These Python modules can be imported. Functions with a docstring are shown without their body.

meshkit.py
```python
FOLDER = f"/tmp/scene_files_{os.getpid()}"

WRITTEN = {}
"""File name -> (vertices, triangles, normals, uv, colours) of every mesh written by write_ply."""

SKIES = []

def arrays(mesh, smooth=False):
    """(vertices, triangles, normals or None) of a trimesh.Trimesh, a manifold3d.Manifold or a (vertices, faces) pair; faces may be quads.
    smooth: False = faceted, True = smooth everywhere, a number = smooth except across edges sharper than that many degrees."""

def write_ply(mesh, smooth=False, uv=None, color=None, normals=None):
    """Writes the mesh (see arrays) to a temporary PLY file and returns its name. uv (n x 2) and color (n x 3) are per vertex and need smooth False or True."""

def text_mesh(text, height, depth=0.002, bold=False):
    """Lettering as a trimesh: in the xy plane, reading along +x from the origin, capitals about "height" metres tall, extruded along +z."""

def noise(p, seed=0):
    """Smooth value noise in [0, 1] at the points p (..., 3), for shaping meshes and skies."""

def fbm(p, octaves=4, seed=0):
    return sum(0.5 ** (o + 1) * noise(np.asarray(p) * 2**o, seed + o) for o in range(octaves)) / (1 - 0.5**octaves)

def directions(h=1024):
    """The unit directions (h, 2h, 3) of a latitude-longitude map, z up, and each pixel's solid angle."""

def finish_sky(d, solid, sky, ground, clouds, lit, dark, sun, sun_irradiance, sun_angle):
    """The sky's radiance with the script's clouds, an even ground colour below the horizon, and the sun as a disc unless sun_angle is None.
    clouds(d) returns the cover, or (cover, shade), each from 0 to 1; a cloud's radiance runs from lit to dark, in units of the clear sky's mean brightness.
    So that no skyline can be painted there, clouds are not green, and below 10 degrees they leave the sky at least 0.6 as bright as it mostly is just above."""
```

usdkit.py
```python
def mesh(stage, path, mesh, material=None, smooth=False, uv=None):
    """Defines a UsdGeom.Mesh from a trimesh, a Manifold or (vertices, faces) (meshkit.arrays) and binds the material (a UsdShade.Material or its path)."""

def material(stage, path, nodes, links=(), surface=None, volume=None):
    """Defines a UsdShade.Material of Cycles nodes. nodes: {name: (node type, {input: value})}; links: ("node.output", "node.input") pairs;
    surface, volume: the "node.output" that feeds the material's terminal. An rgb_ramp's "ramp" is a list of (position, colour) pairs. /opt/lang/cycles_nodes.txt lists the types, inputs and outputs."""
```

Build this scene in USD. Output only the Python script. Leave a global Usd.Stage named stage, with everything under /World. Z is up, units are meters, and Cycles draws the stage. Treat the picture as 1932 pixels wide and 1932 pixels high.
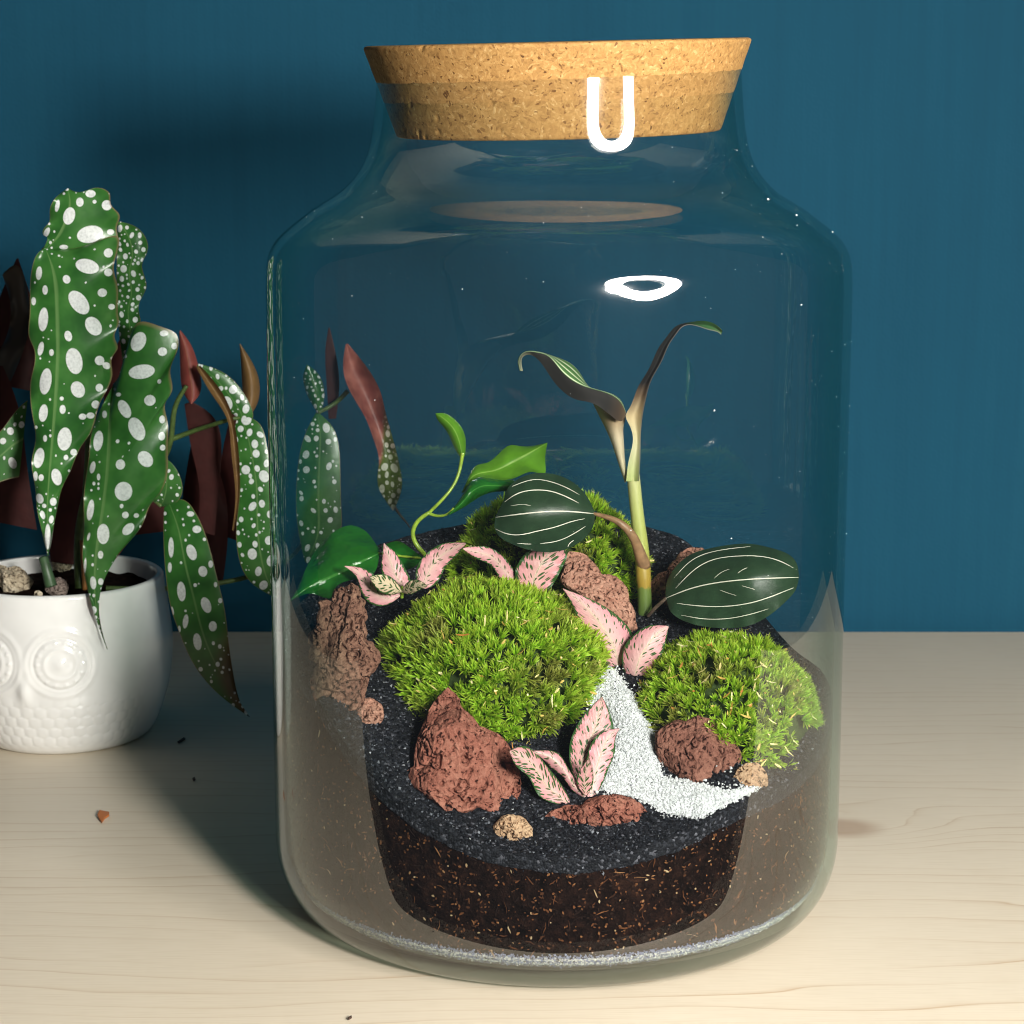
import math, random
import numpy as np
import trimesh
import meshkit, usdkit
from pxr import Usd, UsdGeom, UsdLux, UsdShade, Gf, Sdf, Vt

stage = Usd.Stage.CreateInMemory()
world = UsdGeom.Xform.Define(stage, '/World')
UsdGeom.Scope.Define(stage, '/World/Looks')
rng = np.random.default_rng(11)

# ------------------------------------------------------------------ camera, lamps, exposure
EXPOSURE = 2.0
F_PX, W_PX = 4150.0, 1932.0
PITCH = math.radians(10.86)
CAM = np.array([0.0, -0.82, 0.31])
LAMP_AZ, LAMP_D, LAMP_Z = math.radians(29.5), 0.86, 0.45      # big ring lamp beside the camera, to the right of it
LAMP_AIM = np.array([0.0, 0.0, 0.16])
LAMP_R = (0.118, 0.215)
LAMP_POWER = 8.2
LAMP2_POS, LAMP2_R, LAMP2_POWER = np.array([0.310, -0.822, 0.374]), 0.06, 90.0      # small bright lamp clipped to the ring's lower left rim
ROOM = 0.004

cam = UsdGeom.Camera.Define(stage, '/World/camera')
cam.CreateHorizontalApertureAttr(36.0)
cam.CreateVerticalApertureAttr(36.0)
cam.CreateFocalLengthAttr(36.0 * F_PX / W_PX)
cam.CreateFStopAttr(42.0)
cam.CreateFocusDistanceAttr(0.80)
cam.CreateExposureAttr(EXPOSURE)
cam.CreateClippingRangeAttr(Gf.Vec2f(0.05, 100.0))
_x = cam.AddTransformOp()
FWD = np.array([0, math.cos(PITCH), -math.sin(PITCH)])
UP = np.array([0, math.sin(PITCH), math.cos(PITCH)])
RIGHT = np.array([1.0, 0, 0])
_x.Set(Gf.Matrix4d(*RIGHT, 0, *UP, 0, *(-FWD), 0, *CAM, 1))

room = UsdLux.DomeLight.Define(stage, '/World/room_light')
room.CreateIntensityAttr(ROOM)
room.CreateColorAttr(Gf.Vec3f(0.75, 0.85, 1.0))

JX = 0.0172            # the jar's axis stands at x = JX, y = 0


def ray(px, py):
    d = RIGHT * (px - 966) / F_PX + UP * (966 - py) / F_PX + FWD
    return d


def at(px, py, y):
    """the point at depth y in the world that the photograph shows there"""
    d = ray(px, py)
    return CAM + d * ((y - CAM[1]) / d[1])


def on_z(px, py, z):
    d = ray(px, py)
    return CAM + d * ((z - CAM[2]) / d[2])


# ------------------------------------------------------------------ helpers for prims
_names = {}


def _free(parent, name):
    n = _names.get((parent, name), 0)
    _names[(parent, name)] = n + 1
    return name if n == 0 else f'{name}_{n:03d}'


def tag(prim, label=None, category=None, group=None, kind=None):
    for k, v in (('label', label), ('category', category), ('group', group), ('kind', kind)):
        if v:
            prim.SetCustomDataByKey(k, v)
    return prim


def thing(name, label=None, category=None, loc=(0, 0, 0), group=None, kind=None):
    p = '/World/' + _free('/World', name)
    x = UsdGeom.Xform.Define(stage, p)
    if any(loc):
        x.AddTranslateOp().Set(Gf.Vec3d(*map(float, loc)))
    pr = x.GetPrim()
    tag(pr, label, category, group, kind)
    _loc[p] = np.array(loc, float)
    return pr


_loc = {}


def put(name, mesh, mat, parent=None, smooth=False, label=None, category=None, group=None, kind=None, uv=None, fields=None):
    """one Mesh prim. mesh: trimesh or (v, f) in world coordinates; the parent's offset is taken off"""
    base = '/World' if parent is None else str(parent.GetPath())
    p = base + '/' + _free(base, name)
    if hasattr(mesh, 'vertices'):
        v, f = np.array(mesh.vertices), np.array(mesh.faces)
    else:
        v, f = np.array(mesh[0], float), np.array(mesh[1])
    top = '/'.join(base.split('/')[:3])
    v = v - _loc.get(top, np.zeros(3))
    m = usdkit.mesh(stage, p, (v, f), mat, smooth=smooth, uv=uv)
    if fields:
        api = UsdGeom.PrimvarsAPI(m)
        for k, a in fields.items():
            a = np.asarray(a, np.float32)
            if a.ndim == 1:
                api.CreatePrimvar(k, Sdf.ValueTypeNames.FloatArray, 'vertex').Set(Vt.FloatArray.FromNumpy(a))
            else:
                api.CreatePrimvar(k, Sdf.ValueTypeNames.Color3fArray, 'vertex').Set(Vt.Vec3fArray.FromNumpy(a))
    tag(m.GetPrim(), label, category, group, kind)
    return m.GetPrim()


def mat(name, nodes, links=(), surface='p.BSDF', volume=None):
    return usdkit.material(stage, '/World/Looks/' + name, nodes, links, surface=surface, volume=volume)


def lathe(profile, n=192, center=(0, 0, 0), closed=True):
    """profile (r, z) pairs turned about the z axis; a closed profile gives a closed shell"""
    pr = np.array(profile, float)
    m = len(pr)
    a = np.arange(n) * 2 * np.pi / n
    v = np.stack([pr[:, None, 0] * np.cos(a), pr[:, None, 0] * np.sin(a), np.repeat(pr[:, 1:2], n, 1)], -1).reshape(-1, 3) + np.array(center)
    i = np.arange(m if closed else m - 1)[:, None]
    j = np.arange(n)[None]
    i2, j2 = (i + 1) % m, (j + 1) % n
    A, B, C, D = [np.broadcast_to(q, (len(i), n)).ravel() for q in (i * n + j, i * n + j2, i2 * n + j2, i2 * n + j)]
    f = np.concatenate([np.stack([A, B, C], 1), np.stack([A, C, D], 1)])
    return v, f


def grid_faces(nu, nv, flip=False):
    i, j = np.meshgrid(np.arange(nu - 1), np.arange(nv - 1), indexing='ij')
    a = (i * nv + j).ravel()
    q = np.stack([a, a + 1, a + nv + 1, a + nv], 1)
    if flip:
        q = q[:, ::-1]
    return np.concatenate([q[:, [0, 1, 2]], q[:, [0, 2, 3]]])


def tube(points, radii, sides=10, caps=True):
    p = np.asarray(points, float)
    r = np.broadcast_to(np.asarray(radii, float), (len(p),))
    t = np.gradient(p, axis=0)
    t /= np.linalg.norm(t, axis=1, keepdims=True) + 1e-12
    a = np.cross(t[0], [0, 0, 1.0] if abs(t[0][2]) < 0.9 else [1.0, 0, 0])
    a /= np.linalg.norm(a)
    A = []
    for k in range(len(p)):
        a = a - t[k] * np.dot(a, t[k])
        a /= np.linalg.norm(a) + 1e-12
        A.append(a)
    A = np.array(A)
    B = np.cross(t, A)
    ang = np.arange(sides) * 2 * np.pi / sides
    v = p[:, None] + r[:, None, None] * (np.cos(ang)[None, :, None] * A[:, None] + np.sin(ang)[None, :, None] * B[:, None])
    i, j = np.meshgrid(np.arange(len(p) - 1), np.arange(sides), indexing='ij')
    q = np.stack([i * sides + j, i * sides + (j + 1) % sides, (i + 1) * sides + (j + 1) % sides, (i + 1) * sides + j], -1).reshape(-1, 4)
    f = np.vstack([q[:, [0, 1, 2]], q[:, [0, 2, 3]]])
    v = v.reshape(-1, 3)
    if caps:
        n = len(v)
        v = np.vstack([v, p[:1], p[-1:]])
        k = np.arange(sides)
        k2 = (k + 1) % sides
        e = (len(p) - 1) * sides
        f = np.vstack([f, np.stack([np.full(sides, n), k2, k], 1), np.stack([np.full(sides, n + 1), e + k, e + k2], 1)])
    return v, f


def join(parts):
    V, Fs, n = [], [], 0
    for v, f in parts:
        V.append(v)
        Fs.append(np.asarray(f) + n)
        n += len(v)
    return np.vstack(V), np.vstack(Fs)


def curve(pts, n):
    """a smooth line through the points (Catmull-Rom by chord length), n samples"""
    p = np.asarray(pts, float)
    if len(p) == 2:
        t = np.linspace(0, 1, n)[:, None]
        return p[0] * (1 - t) + p[1] * t
    from scipy.interpolate import PchipInterpolator, CubicSpline
    d = np.r_[0, np.cumsum(np.linalg.norm(np.diff(p, axis=0), axis=1) ** 0.7 + 1e-9)]
    return CubicSpline(d / d[-1], p, bc_type='natural')(np.linspace(0, 1, n))


def box(lo, hi):
    m = trimesh.creation.box(extents=np.array(hi) - np.array(lo))
    m.apply_translation((np.array(hi) + np.array(lo)) / 2)
    return m
# ------------------------------------------------------------------ lamps as objects
def ring_lamp():
    c = np.array([JX + LAMP_D * math.sin(LAMP_AZ), -LAMP_D * math.cos(LAMP_AZ), LAMP_Z])
    z = LAMP_AIM + np.array([JX, 0, 0]) - c
    z /= np.linalg.norm(z)
    x = np.cross([0, 0, 1.0], z); x /= np.linalg.norm(x)
    y = np.cross(z, x)
    M = np.eye(4); M[:3, 0], M[:3, 1], M[:3, 2], M[:3, 3] = x, y, z, c
    r0, r1 = LAMP_R
    glow = mat('lamp_diffuser', {'e': ('emission', {'color': (1.0, 0.955, 0.88), 'strength': LAMP_POWER})}, surface='e.emission')
    plastic = mat('black_plastic', {'p': ('principled_bsdf', {'base_color': (0.015, 0.015, 0.016), 'roughness': 0.45})})
    t = thing('ring_lamp', 'round ring lamp with a white diffuser in a black housing, before the jar', 'lamp', tuple(c))
    for nm, prof, m in (('diffuser', [(r0, 0.004), (r1, 0.004), (r1, 0.008), (r0, 0.008)], glow), ('housing', [(r0 - 0.006, -0.014), (r1 + 0.006, -0.014), (r1 + 0.006, 0.0035), (r0 - 0.006, 0.0035)], plastic)):
        v, f = lathe(prof, 96)
        if nm == 'diffuser':
            f = f[:, ::-1]
        v = v @ M[:3, :3].T + c
        put(nm, (v, f), m, t)


ring_lamp()
l2 = UsdLux.SphereLight.Define(stage, '/World/spot_light')
l2.CreateRadiusAttr(LAMP2_R)
l2.CreateIntensityAttr(LAMP2_POWER)
l2.CreateColorAttr(Gf.Vec3f(1.0, 0.965, 0.90))
l2.AddTranslateOp().Set(Gf.Vec3d(*LAMP2_POS))

# ------------------------------------------------------------------ wall and table
WALL_Y = 0.44
wall_mat = mat('teal_wall', {
    'g': ('geometry', {}),
    'm1': ('mapping', {'scale': (260.0, 1.0, 9.0)}), 'n1': ('noise_texture', {'scale': 1.0, 'detail': 3.0, 'roughness': 0.6}),
    'm2': ('mapping', {'scale': (28.0, 1.0, 2.2)}), 'n2': ('noise_texture', {'scale': 1.0, 'detail': 3.0, 'roughness': 0.55}),
    'm3': ('mapping', {'scale': (5.0, 1.0, 4.0)}), 'n3': ('noise_texture', {'scale': 1.0, 'detail': 2.0}),
    'm4': ('mapping', {'scale': (700.0, 1.0, 700.0)}), 'n4': ('noise_texture', {'scale': 1.0, 'detail': 1.0}),
    'a': ('mix_float', {'fac': 0.5, 'use_clamp': False}), 'b': ('mix_float', {'fac': 0.4, 'use_clamp': False}),
    'r': ('rgb_ramp', {'ramp': [(0.15, (0.0075, 0.052, 0.092)), (0.5, (0.009, 0.063, 0.109)), (0.85, (0.012, 0.077, 0.126))]}),
    'h': ('mix_float', {'fac': 0.5, 'use_clamp': False}),
    'bu': ('bump', {'strength': 0.25, 'distance': 0.0008}),
    'p': ('principled_bsdf', {'roughness': 0.75, 'specular_ior_level': 0.06})},
    [('g.position', f'm{k}.vector') for k in (1, 2, 3, 4)] + [(f'm{k}.vector', f'n{k}.vector') for k in (1, 2, 3, 4)] + [
        ('n1.fac', 'a.a'), ('n2.fac', 'a.b'), ('a.result', 'b.a'), ('n3.fac', 'b.b'), ('b.result', 'r.fac'), ('r.color', 'p.base_color'),
        ('n1.fac', 'h.a'), ('n4.fac', 'h.b'), ('h.result', 'bu.height'), ('bu.normal', 'p.normal')])
put('wall', box((-1.6, WALL_Y, -0.9), (1.6, WALL_Y + 0.05, 1.6)), wall_mat, kind='structure')

TABLE_FRONT, TABLE_BACK = -0.1245, 0.425
pine = mat('pine_wood', {
    'g': ('geometry', {}),
    # growth rings: distance from a gently tilted pith line, bent by noise and by the knots
    'mw': ('mapping', {'scale': (3.0, 14.0, 3.0)}), 'nw': ('noise_texture', {'scale': 1.0, 'detail': 3.0, 'roughness': 0.5}),
    'mf': ('mapping', {'scale': (10.0, 160.0, 10.0)}), 'nf': ('noise_texture', {'scale': 1.0, 'detail': 2.0}),
    'mx': ('mapping', {'location': (0.015, 0.055, 0.0), 'scale': (0.085, 1.0, 1.0)}),
    'sx': ('separate_xyz', {}),
    'ln': ('vector_math', {'math_type': 'length'}),
    'w1': ('math', {'math_type': 'multiply_add', 'value2': 0.06}),
    'w2': ('math', {'math_type': 'multiply_add', 'value2': 0.0022}),
    'k1v': ('vector_math', {'math_type': 'subtract', 'vector2': (0.141, 0.079, 0.0)}), 'k1s': ('vector_math', {'math_type': 'multiply', 'vector2': (0.75, 1.0, 0.0)}), 'k1': ('vector_math', {'math_type': 'length'}),
    'k1m': ('map_range', {'range_type': 'smoothstep', 'from_min': 0.0, 'from_max': 0.05, 'to_min': 0.03, 'to_max': 0.0, 'clamp': True}),
    'k1c': ('map_range', {'range_type': 'smoothstep', 'from_min': 0.006, 'from_max': 0.017, 'to_min': 1.0, 'to_max': 0.0, 'clamp': True}),
    'ad': ('math', {'math_type': 'add'}),
    'sc': ('math', {'math_type': 'multiply', 'value2': 92.0}),
    'fr': ('math', {'math_type': 'fraction'}),
    'ring': ('rgb_ramp', {'ramp': [(0.0, (0.0,) * 3), (0.78, (0.06,) * 3), (0.90, (0.36,) * 3), (0.95, (1.0,) * 3), (0.975, (0.25,) * 3), (1.0, (0.0,) * 3)]}),
    'mv': ('mapping', {'scale': (6.0, 40.0, 1.0)}), 'nv0': ('noise_texture', {'scale': 1.0, 'detail': 2.0}), 'nv': ('map_range', {'from_min': 0.36, 'from_max': 0.68, 'to_min': 0.03, 'to_max': 0.62, 'clamp': True}),
    'rv': ('math', {'math_type': 'multiply'}),
    'fm': ('mapping', {'scale': (60.0, 1500.0, 60.0)}), 'fn': ('noise_texture', {'scale': 1.0, 'detail': 2.0}),
    'big': ('noise_texture', {'scale': 7.0, 'detail': 2.0}),
    'cbase': ('mix_color', {'a': (0.68, 0.605, 0.485), 'b': (0.60, 0.525, 0.41)}),
    'cfib': ('mix_color', {'blend_type': 'multiply', 'b': (0.84, 0.80, 0.74)}),
    'fs': ('map_range', {'from_min': 0.45, 'from_max': 0.75, 'to_min': 0.0, 'to_max': 0.45, 'clamp': True}),
    'cring': ('mix_color', {'b': (0.36, 0.20, 0.075)}),
    'cknot': ('mix_color', {'b': (0.30, 0.17, 0.095)}),
    'kf': ('math', {'math_type': 'multiply', 'value2': 0.55}),
    'bu': ('bump', {'strength': 0.12, 'distance': 0.0004}),
    'p': ('principled_bsdf', {'roughness': 0.42, 'specular_ior_level': 0.4})},
    [('g.position', x + '.vector') for x in ('mw', 'mf', 'mx', 'mv', 'fm', 'big')] + [('mw.vector', 'nw.vector'), ('mf.vector', 'nf.vector'), ('mv.vector', 'nv0.vector'), ('nv0.fac', 'nv.value'), ('fm.vector', 'fn.vector'),
     ('mx.vector', 'ln.vector1'), ('nw.fac', 'w1.value1'), ('ln.value', 'w1.value3'), ('nf.fac', 'w2.value1'), ('w1.value', 'w2.value3'),
     ('g.position', 'k1v.vector1'), ('k1v.vector', 'k1s.vector1'), ('k1s.vector', 'k1.vector1'), ('k1.value', 'k1m.value'), ('k1.value', 'k1c.value'),
     ('w2.value', 'ad.value1'), ('k1m.result', 'ad.value2'), ('ad.value', 'sc.value1'), ('sc.value', 'fr.value1'), ('fr.value', 'ring.fac'),
     ('ring.color', 'rv.value1'), ('nv.result', 'rv.value2'), ('fn.fac', 'fs.value'), ('big.fac', 'cbase.fac'), ('cbase.result', 'cfib.a'), ('fs.result', 'cfib.fac'),
     ('cfib.result', 'cring.a'), ('rv.value', 'cring.fac'), ('cring.result', 'cknot.a'), ('k1c.result', 'kf.value1'), ('kf.value', 'cknot.fac'), ('cknot.result', 'p.base_color'),
     ('fn.fac', 'bu.height'), ('bu.normal', 'p.normal')])
table = box((-0.50, TABLE_FRONT, -0.028), (0.56, TABLE_BACK, 0.0))
put('table', table, pine, label='pale pine table top with fine brown grain lines under the jar and pot', category='table')

# ------------------------------------------------------------------ the glass jar
WALL_T = 0.0032
OUT = [(0.0000, 0.0035), (0.045, 0.0032), (0.078, 0.0020), (0.0860, 0.0006), (0.0895, 0.0000)]
RA, RB = 0.0194, 0.0285          # the rounded foot
for k in range(1, 15):
    q = math.radians(90 * k / 14)
    OUT.append((0.0895 + RA * math.sin(q), RB * (1 - math.cos(q))))
OUT += [(0.1089, 0.060), (0.1087, 0.10), (0.1086, 0.15), (0.1085, 0.20)]
UPPER = [(0.1085, 0.226), (0.1084, 0.240), (0.1080, 0.2475), (0.1069, 0.2520), (0.1044, 0.2560), (0.0975, 0.2618), (0.0885, 0.2684), (0.0808, 0.2728), (0.0762, 0.2770), (0.0728, 0.2815), (0.0706, 0.2860), (0.0694, 0.2900), (0.0687, 0.2935), (0.0680, 0.2980), (0.0672, 0.3060), (0.0665, 0.3155), (0.0664, 0.3178)]
OUT = OUT + UPPER
RIM_Z = 0.3185


def smooth_profile(pts, n):
    from scipy.interpolate import PchipInterpolator
    p = np.array(pts)
    d = np.r_[0, np.cumsum(np.linalg.norm(np.diff(p, axis=0), axis=1))]
    q = np.linspace(0, d[-1], n)
    s = np.stack([PchipInterpolator(d, p[:, k])(q) for k in (0, 1)], 1)
    from scipy.ndimage import gaussian_filter1d
    t = gaussian_filter1d(s, 2.0, axis=0, mode='nearest')
    t[0], t[-1] = s[0], s[-1]
    return t


OUTER = smooth_profile(OUT, 300)
_t = np.gradient(OUTER, axis=0); _t /= np.linalg.norm(_t, axis=1, keepdims=True)
_n = np.stack([_t[:, 1], -_t[:, 0]], 1)
_thick = np.interp(OUTER[:, 1], [0.0, 0.012, 0.04, 0.3], [0.0062, 0.0042, WALL_T, WALL_T])
INNER = OUTER - _n * _thick[:, None]
INNER[:, 0] = np.maximum(INNER[:, 0], 0)
INNER = INNER[1:]
INNER = np.vstack([[0.0, INNER[0, 1]], INNER])
_a = np.linspace(0, np.pi, 9)[1:-1]
_c, _h = (OUTER[-1] + INNER[-1]) / 2, (OUTER[-1] - INNER[-1]) / 2
LIP = [_c + _h * math.cos(q) + np.array([0, 0.0014]) * math.sin(q) for q in _a]
ZC = 0.0115
ko, ki = OUTER[:, 1] >= ZC, INNER[:, 1] >= ZC
vj, fj = lathe(np.vstack([OUTER[ko], LIP]), 224, (JX, 0, 0), closed=False)
vin, fin = lathe(np.vstack([LIP[-1:], INNER[ki][::-1]]), 224, (JX, 0, 0), closed=False)
_o = np.vstack([OUTER[~ko], OUTER[ko][:1]]); _i = np.vstack([INNER[~ki], INNER[ki][:1]])
_o[0, 0] = _i[0, 0] = 1e-5
foot_o, foot_i = lathe(_o, 224, (JX, 0, 0), closed=False), lathe(_i[::-1], 224, (JX, 0, 0), closed=False)


def inner_r(z):
    """inner radius of the jar at height z"""
    k = INNER[:, 1] > INNER[0, 1] - 1e-6
    return np.interp(z, INNER[k, 1], INNER[k, 0])


# the thin wall: see-through, tinted green where it is looked at edge on, with the mirror of a glass surface
def wall_glass(name, f0):
    return mat(name, {
        'lw': ('layer_weight', {'blend': 0.5}), 'pw': ('math', {'math_type': 'power', 'value2': 5.0}), 'f': ('math', {'math_type': 'multiply_add', 'value2': 1 - f0, 'value3': f0}),
        'tint': ('rgb_ramp', {'ramp': [(0.0, (0.972, 0.981, 0.978)), (0.5, (0.950, 0.968, 0.961)), (0.66, (0.84, 0.92, 0.89)), (0.84, (0.60, 0.78, 0.71)), (1.0, (0.28, 0.52, 0.43))]}),
        'tr': ('transparent_bsdf', {}), 'g0': ('glossy_bsdf', {'color': (1, 1, 1), 'roughness': 0.0}), 'g1': ('glossy_bsdf', {'color': (1, 1, 1), 'roughness': 0.13}), 'gl': ('mix_closure', {'fac': 0.035}), 'pane': ('mix_closure', {})},
        [('lw.facing', 'pw.value1'), ('pw.value', 'f.value1'), ('f.value', 'pane.fac'), ('lw.facing', 'tint.fac'), ('tint.color', 'tr.color'), ('g0.BSDF', 'gl.closure1'), ('g1.BSDF', 'gl.closure2'), ('tr.BSDF', 'pane.closure1'), ('gl.closure', 'pane.closure2')], surface='pane.closure')


glass = wall_glass('jar_glass', 0.125)
glass_in = wall_glass('jar_glass_inside', 0.015)          # wetted by the soil and the damp air, it hardly mirrors
foot_glass = mat('jar_glass_foot', {
    'lw': ('layer_weight', {'blend': 0.5}), 'pw': ('math', {'math_type': 'power', 'value2': 5.0}), 'f': ('math', {'math_type': 'multiply_add', 'value2': 0.9, 'value3': 0.10}),
    'tint': ('rgb_ramp', {'ramp': [(0.0, (0.74, 0.78, 0.76)), (0.6, (0.66, 0.72, 0.69)), (0.85, (0.50, 0.60, 0.55)), (1.0, (0.20, 0.34, 0.28))]}),
    'tr': ('transparent_bsdf', {}), 'gl': ('glossy_bsdf', {'color': (1, 1, 1), 'roughness': 0.06}), 'pane': ('mix_closure', {})},
    [('lw.facing', 'pw.value1'), ('pw.value', 'f.value1'), ('f.value', 'pane.fac'), ('lw.facing', 'tint.fac'), ('tint.color', 'tr.color'), ('tr.BSDF', 'pane.closure1'), ('gl.BSDF', 'pane.closure2')], surface='pane.closure')
jar = thing('glass_jar', 'tall clear glass jar with a rounded shoulder holding the planted terrarium', 'jar', (JX, 0, 0))
put('glass_body', (vj, fj), glass, jar, smooth=50)
put('inner_face', (vin, fin), glass_in, jar, smooth=50)
put('glass_foot', join([foot_o, foot_i]), foot_glass, jar, smooth=50, label='thick rounded glass foot of the jar')
# ------------------------------------------------------------------ ground inside the jar
from scipy.interpolate import PchipInterpolator
from scipy.spatial import Delaunay
from shapely.geometry import Polygon, Point
import shapely

_f = PchipInterpolator([-0.13, -0.105, -0.09, -0.07, -0.055, -0.03, 0.0, 0.05, 0.08, 0.13], [0.052, 0.0535, 0.0585, 0.0700, 0.0785, 0.0895, 0.0995, 0.1150, 0.1255, 0.132])


def sstep(a, lo, hi):
    t = np.clip((np.asarray(a, float) - lo) / (hi - lo), 0, 1)
    return t * t * (3 - 2 * t)


def ground(x, y):
    """height of the sand at world x, y"""
    x = np.asarray(x, float) - JX
    y = np.asarray(y, float)
    z = _f(np.clip(y, -0.13, 0.13))
    z = z + np.where(x < 0, 0.011 * np.minimum(np.abs(x) / 0.064, 1.35) ** 2, 0.0055 * np.minimum(np.abs(x) / 0.06, 1.2) ** 2) * sstep(-y, -0.05, 0.06)
    z = z - 0.019 * sstep(x, 0.05, 0.10) - 0.006 * sstep(x, 0.03, 0.08) * sstep(y, 0.0, 0.05)
    p = np.stack([x * 45, y * 45, 0 * x], -1)
    return z + 0.0028 * (meshkit.fbm(p, 3, 5) - 0.5)


def hit(px, py):
    """where the photograph's ray meets the sand"""
    d = ray(px, py)
    t = np.linspace(0.55, 1.05, 1500)
    q = CAM + d * t[:, None]
    g = q[:, 2] - ground(q[:, 0], q[:, 1])
    k = np.argmax(g < 0)
    return q[k]


GAP = 0.00035
NA = 288
az = np.arange(NA) * 2 * np.pi / NA
# polar sheet of sand
rings = np.linspace(0, 1, 70) ** 0.8


def disc_sheet(dz=0.0):
    V = []
    for q in rings:
        rr = np.full(NA, 0.1054) * q
        x, y = JX + rr * np.cos(az), rr * np.sin(az)
        z = ground(x, y) + dz
        k = inner_r(z) - GAP
        x, y = JX + k * q * np.cos(az), k * q * np.sin(az)
        V.append(np.stack([x, y, ground(x, y) + dz], -1))
    return np.array(V)


S = disc_sheet()
SOIL_DROP = 0.0052 + 0.0016 * (meshkit.fbm(np.stack([np.cos(az) * 5, np.sin(az) * 5, 0 * az], -1), 3, 3) - 0.5)
top_edge = S[-1]
mid_edge = top_edge.copy(); mid_edge[:, 2] -= SOIL_DROP + 0.0007 * (rng.random(NA) - 0.5)


def wall_rows(z0, z1, n, inset=GAP):
    R = []
    for q in np.linspace(0, 1, n):
        z = z0 * (1 - q) + z1 * q
        k = inner_r(z) - inset
        R.append(np.stack([JX + k * np.cos(az), k * np.sin(az), z], -1))
    return np.array(R)


def wrap_faces(nr, nc, off=0):
    i, j = np.meshgrid(np.arange(nr - 1), np.arange(nc), indexing='ij')
    a, b = (i * nc + j).ravel(), (i * nc + (j + 1) % nc).ravel()
    return np.concatenate([np.stack([a, b, b + nc], 1), np.stack([a, b + nc, a + nc], 1)]) + off


sand_mat = mat('black_sand', {
    'rn': ('attribute', {'attribute': 'rnd'}), 'g': ('geometry', {}), 'n': ('noise_texture', {'scale': 900.0, 'detail': 1.0}), 'wn': ('map_range', {'from_min': 0.0, 'from_max': 1.0, 'to_min': 0.0, 'to_max': 1.0}),
    'r': ('rgb_ramp', {'ramp': [(0.0, (0.004, 0.0043, 0.0055)), (0.5, (0.009, 0.010, 0.013)), (0.85, (0.022, 0.024, 0.031)), (0.96, (0.085, 0.092, 0.11)), (1.0, (0.24, 0.25, 0.28))]}),
    'p': ('principled_bsdf', {'roughness': 0.24, 'specular_ior_level': 0.16})},
    [('rn.fac', 'r.fac'), ('r.color', 'p.base_color')])
sandbed_mat = mat('black_sand_bed', {
    'g': ('geometry', {}), 'v': ('voronoi_texture', {'scale': 1100.0}), 's': ('separate_color', {}),
    'r': ('rgb_ramp', {'ramp': [(0.0, (0.008, 0.008, 0.010)), (0.6, (0.014, 0.015, 0.018)), (0.9, (0.03, 0.032, 0.04)), (1.0, (0.12, 0.12, 0.14))]}),
    'b': ('bump', {'strength': 0.8, 'distance': 0.0006, 'invert': True}), 'p': ('principled_bsdf', {'roughness': 0.6, 'specular_ior_level': 0.08})},
    [('g.position', 'v.vector'), ('v.color', 's.color'), ('s.r', 'r.fac'), ('r.color', 'p.base_color'), ('v.distance', 'b.height'), ('b.normal', 'p.normal')])
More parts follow.
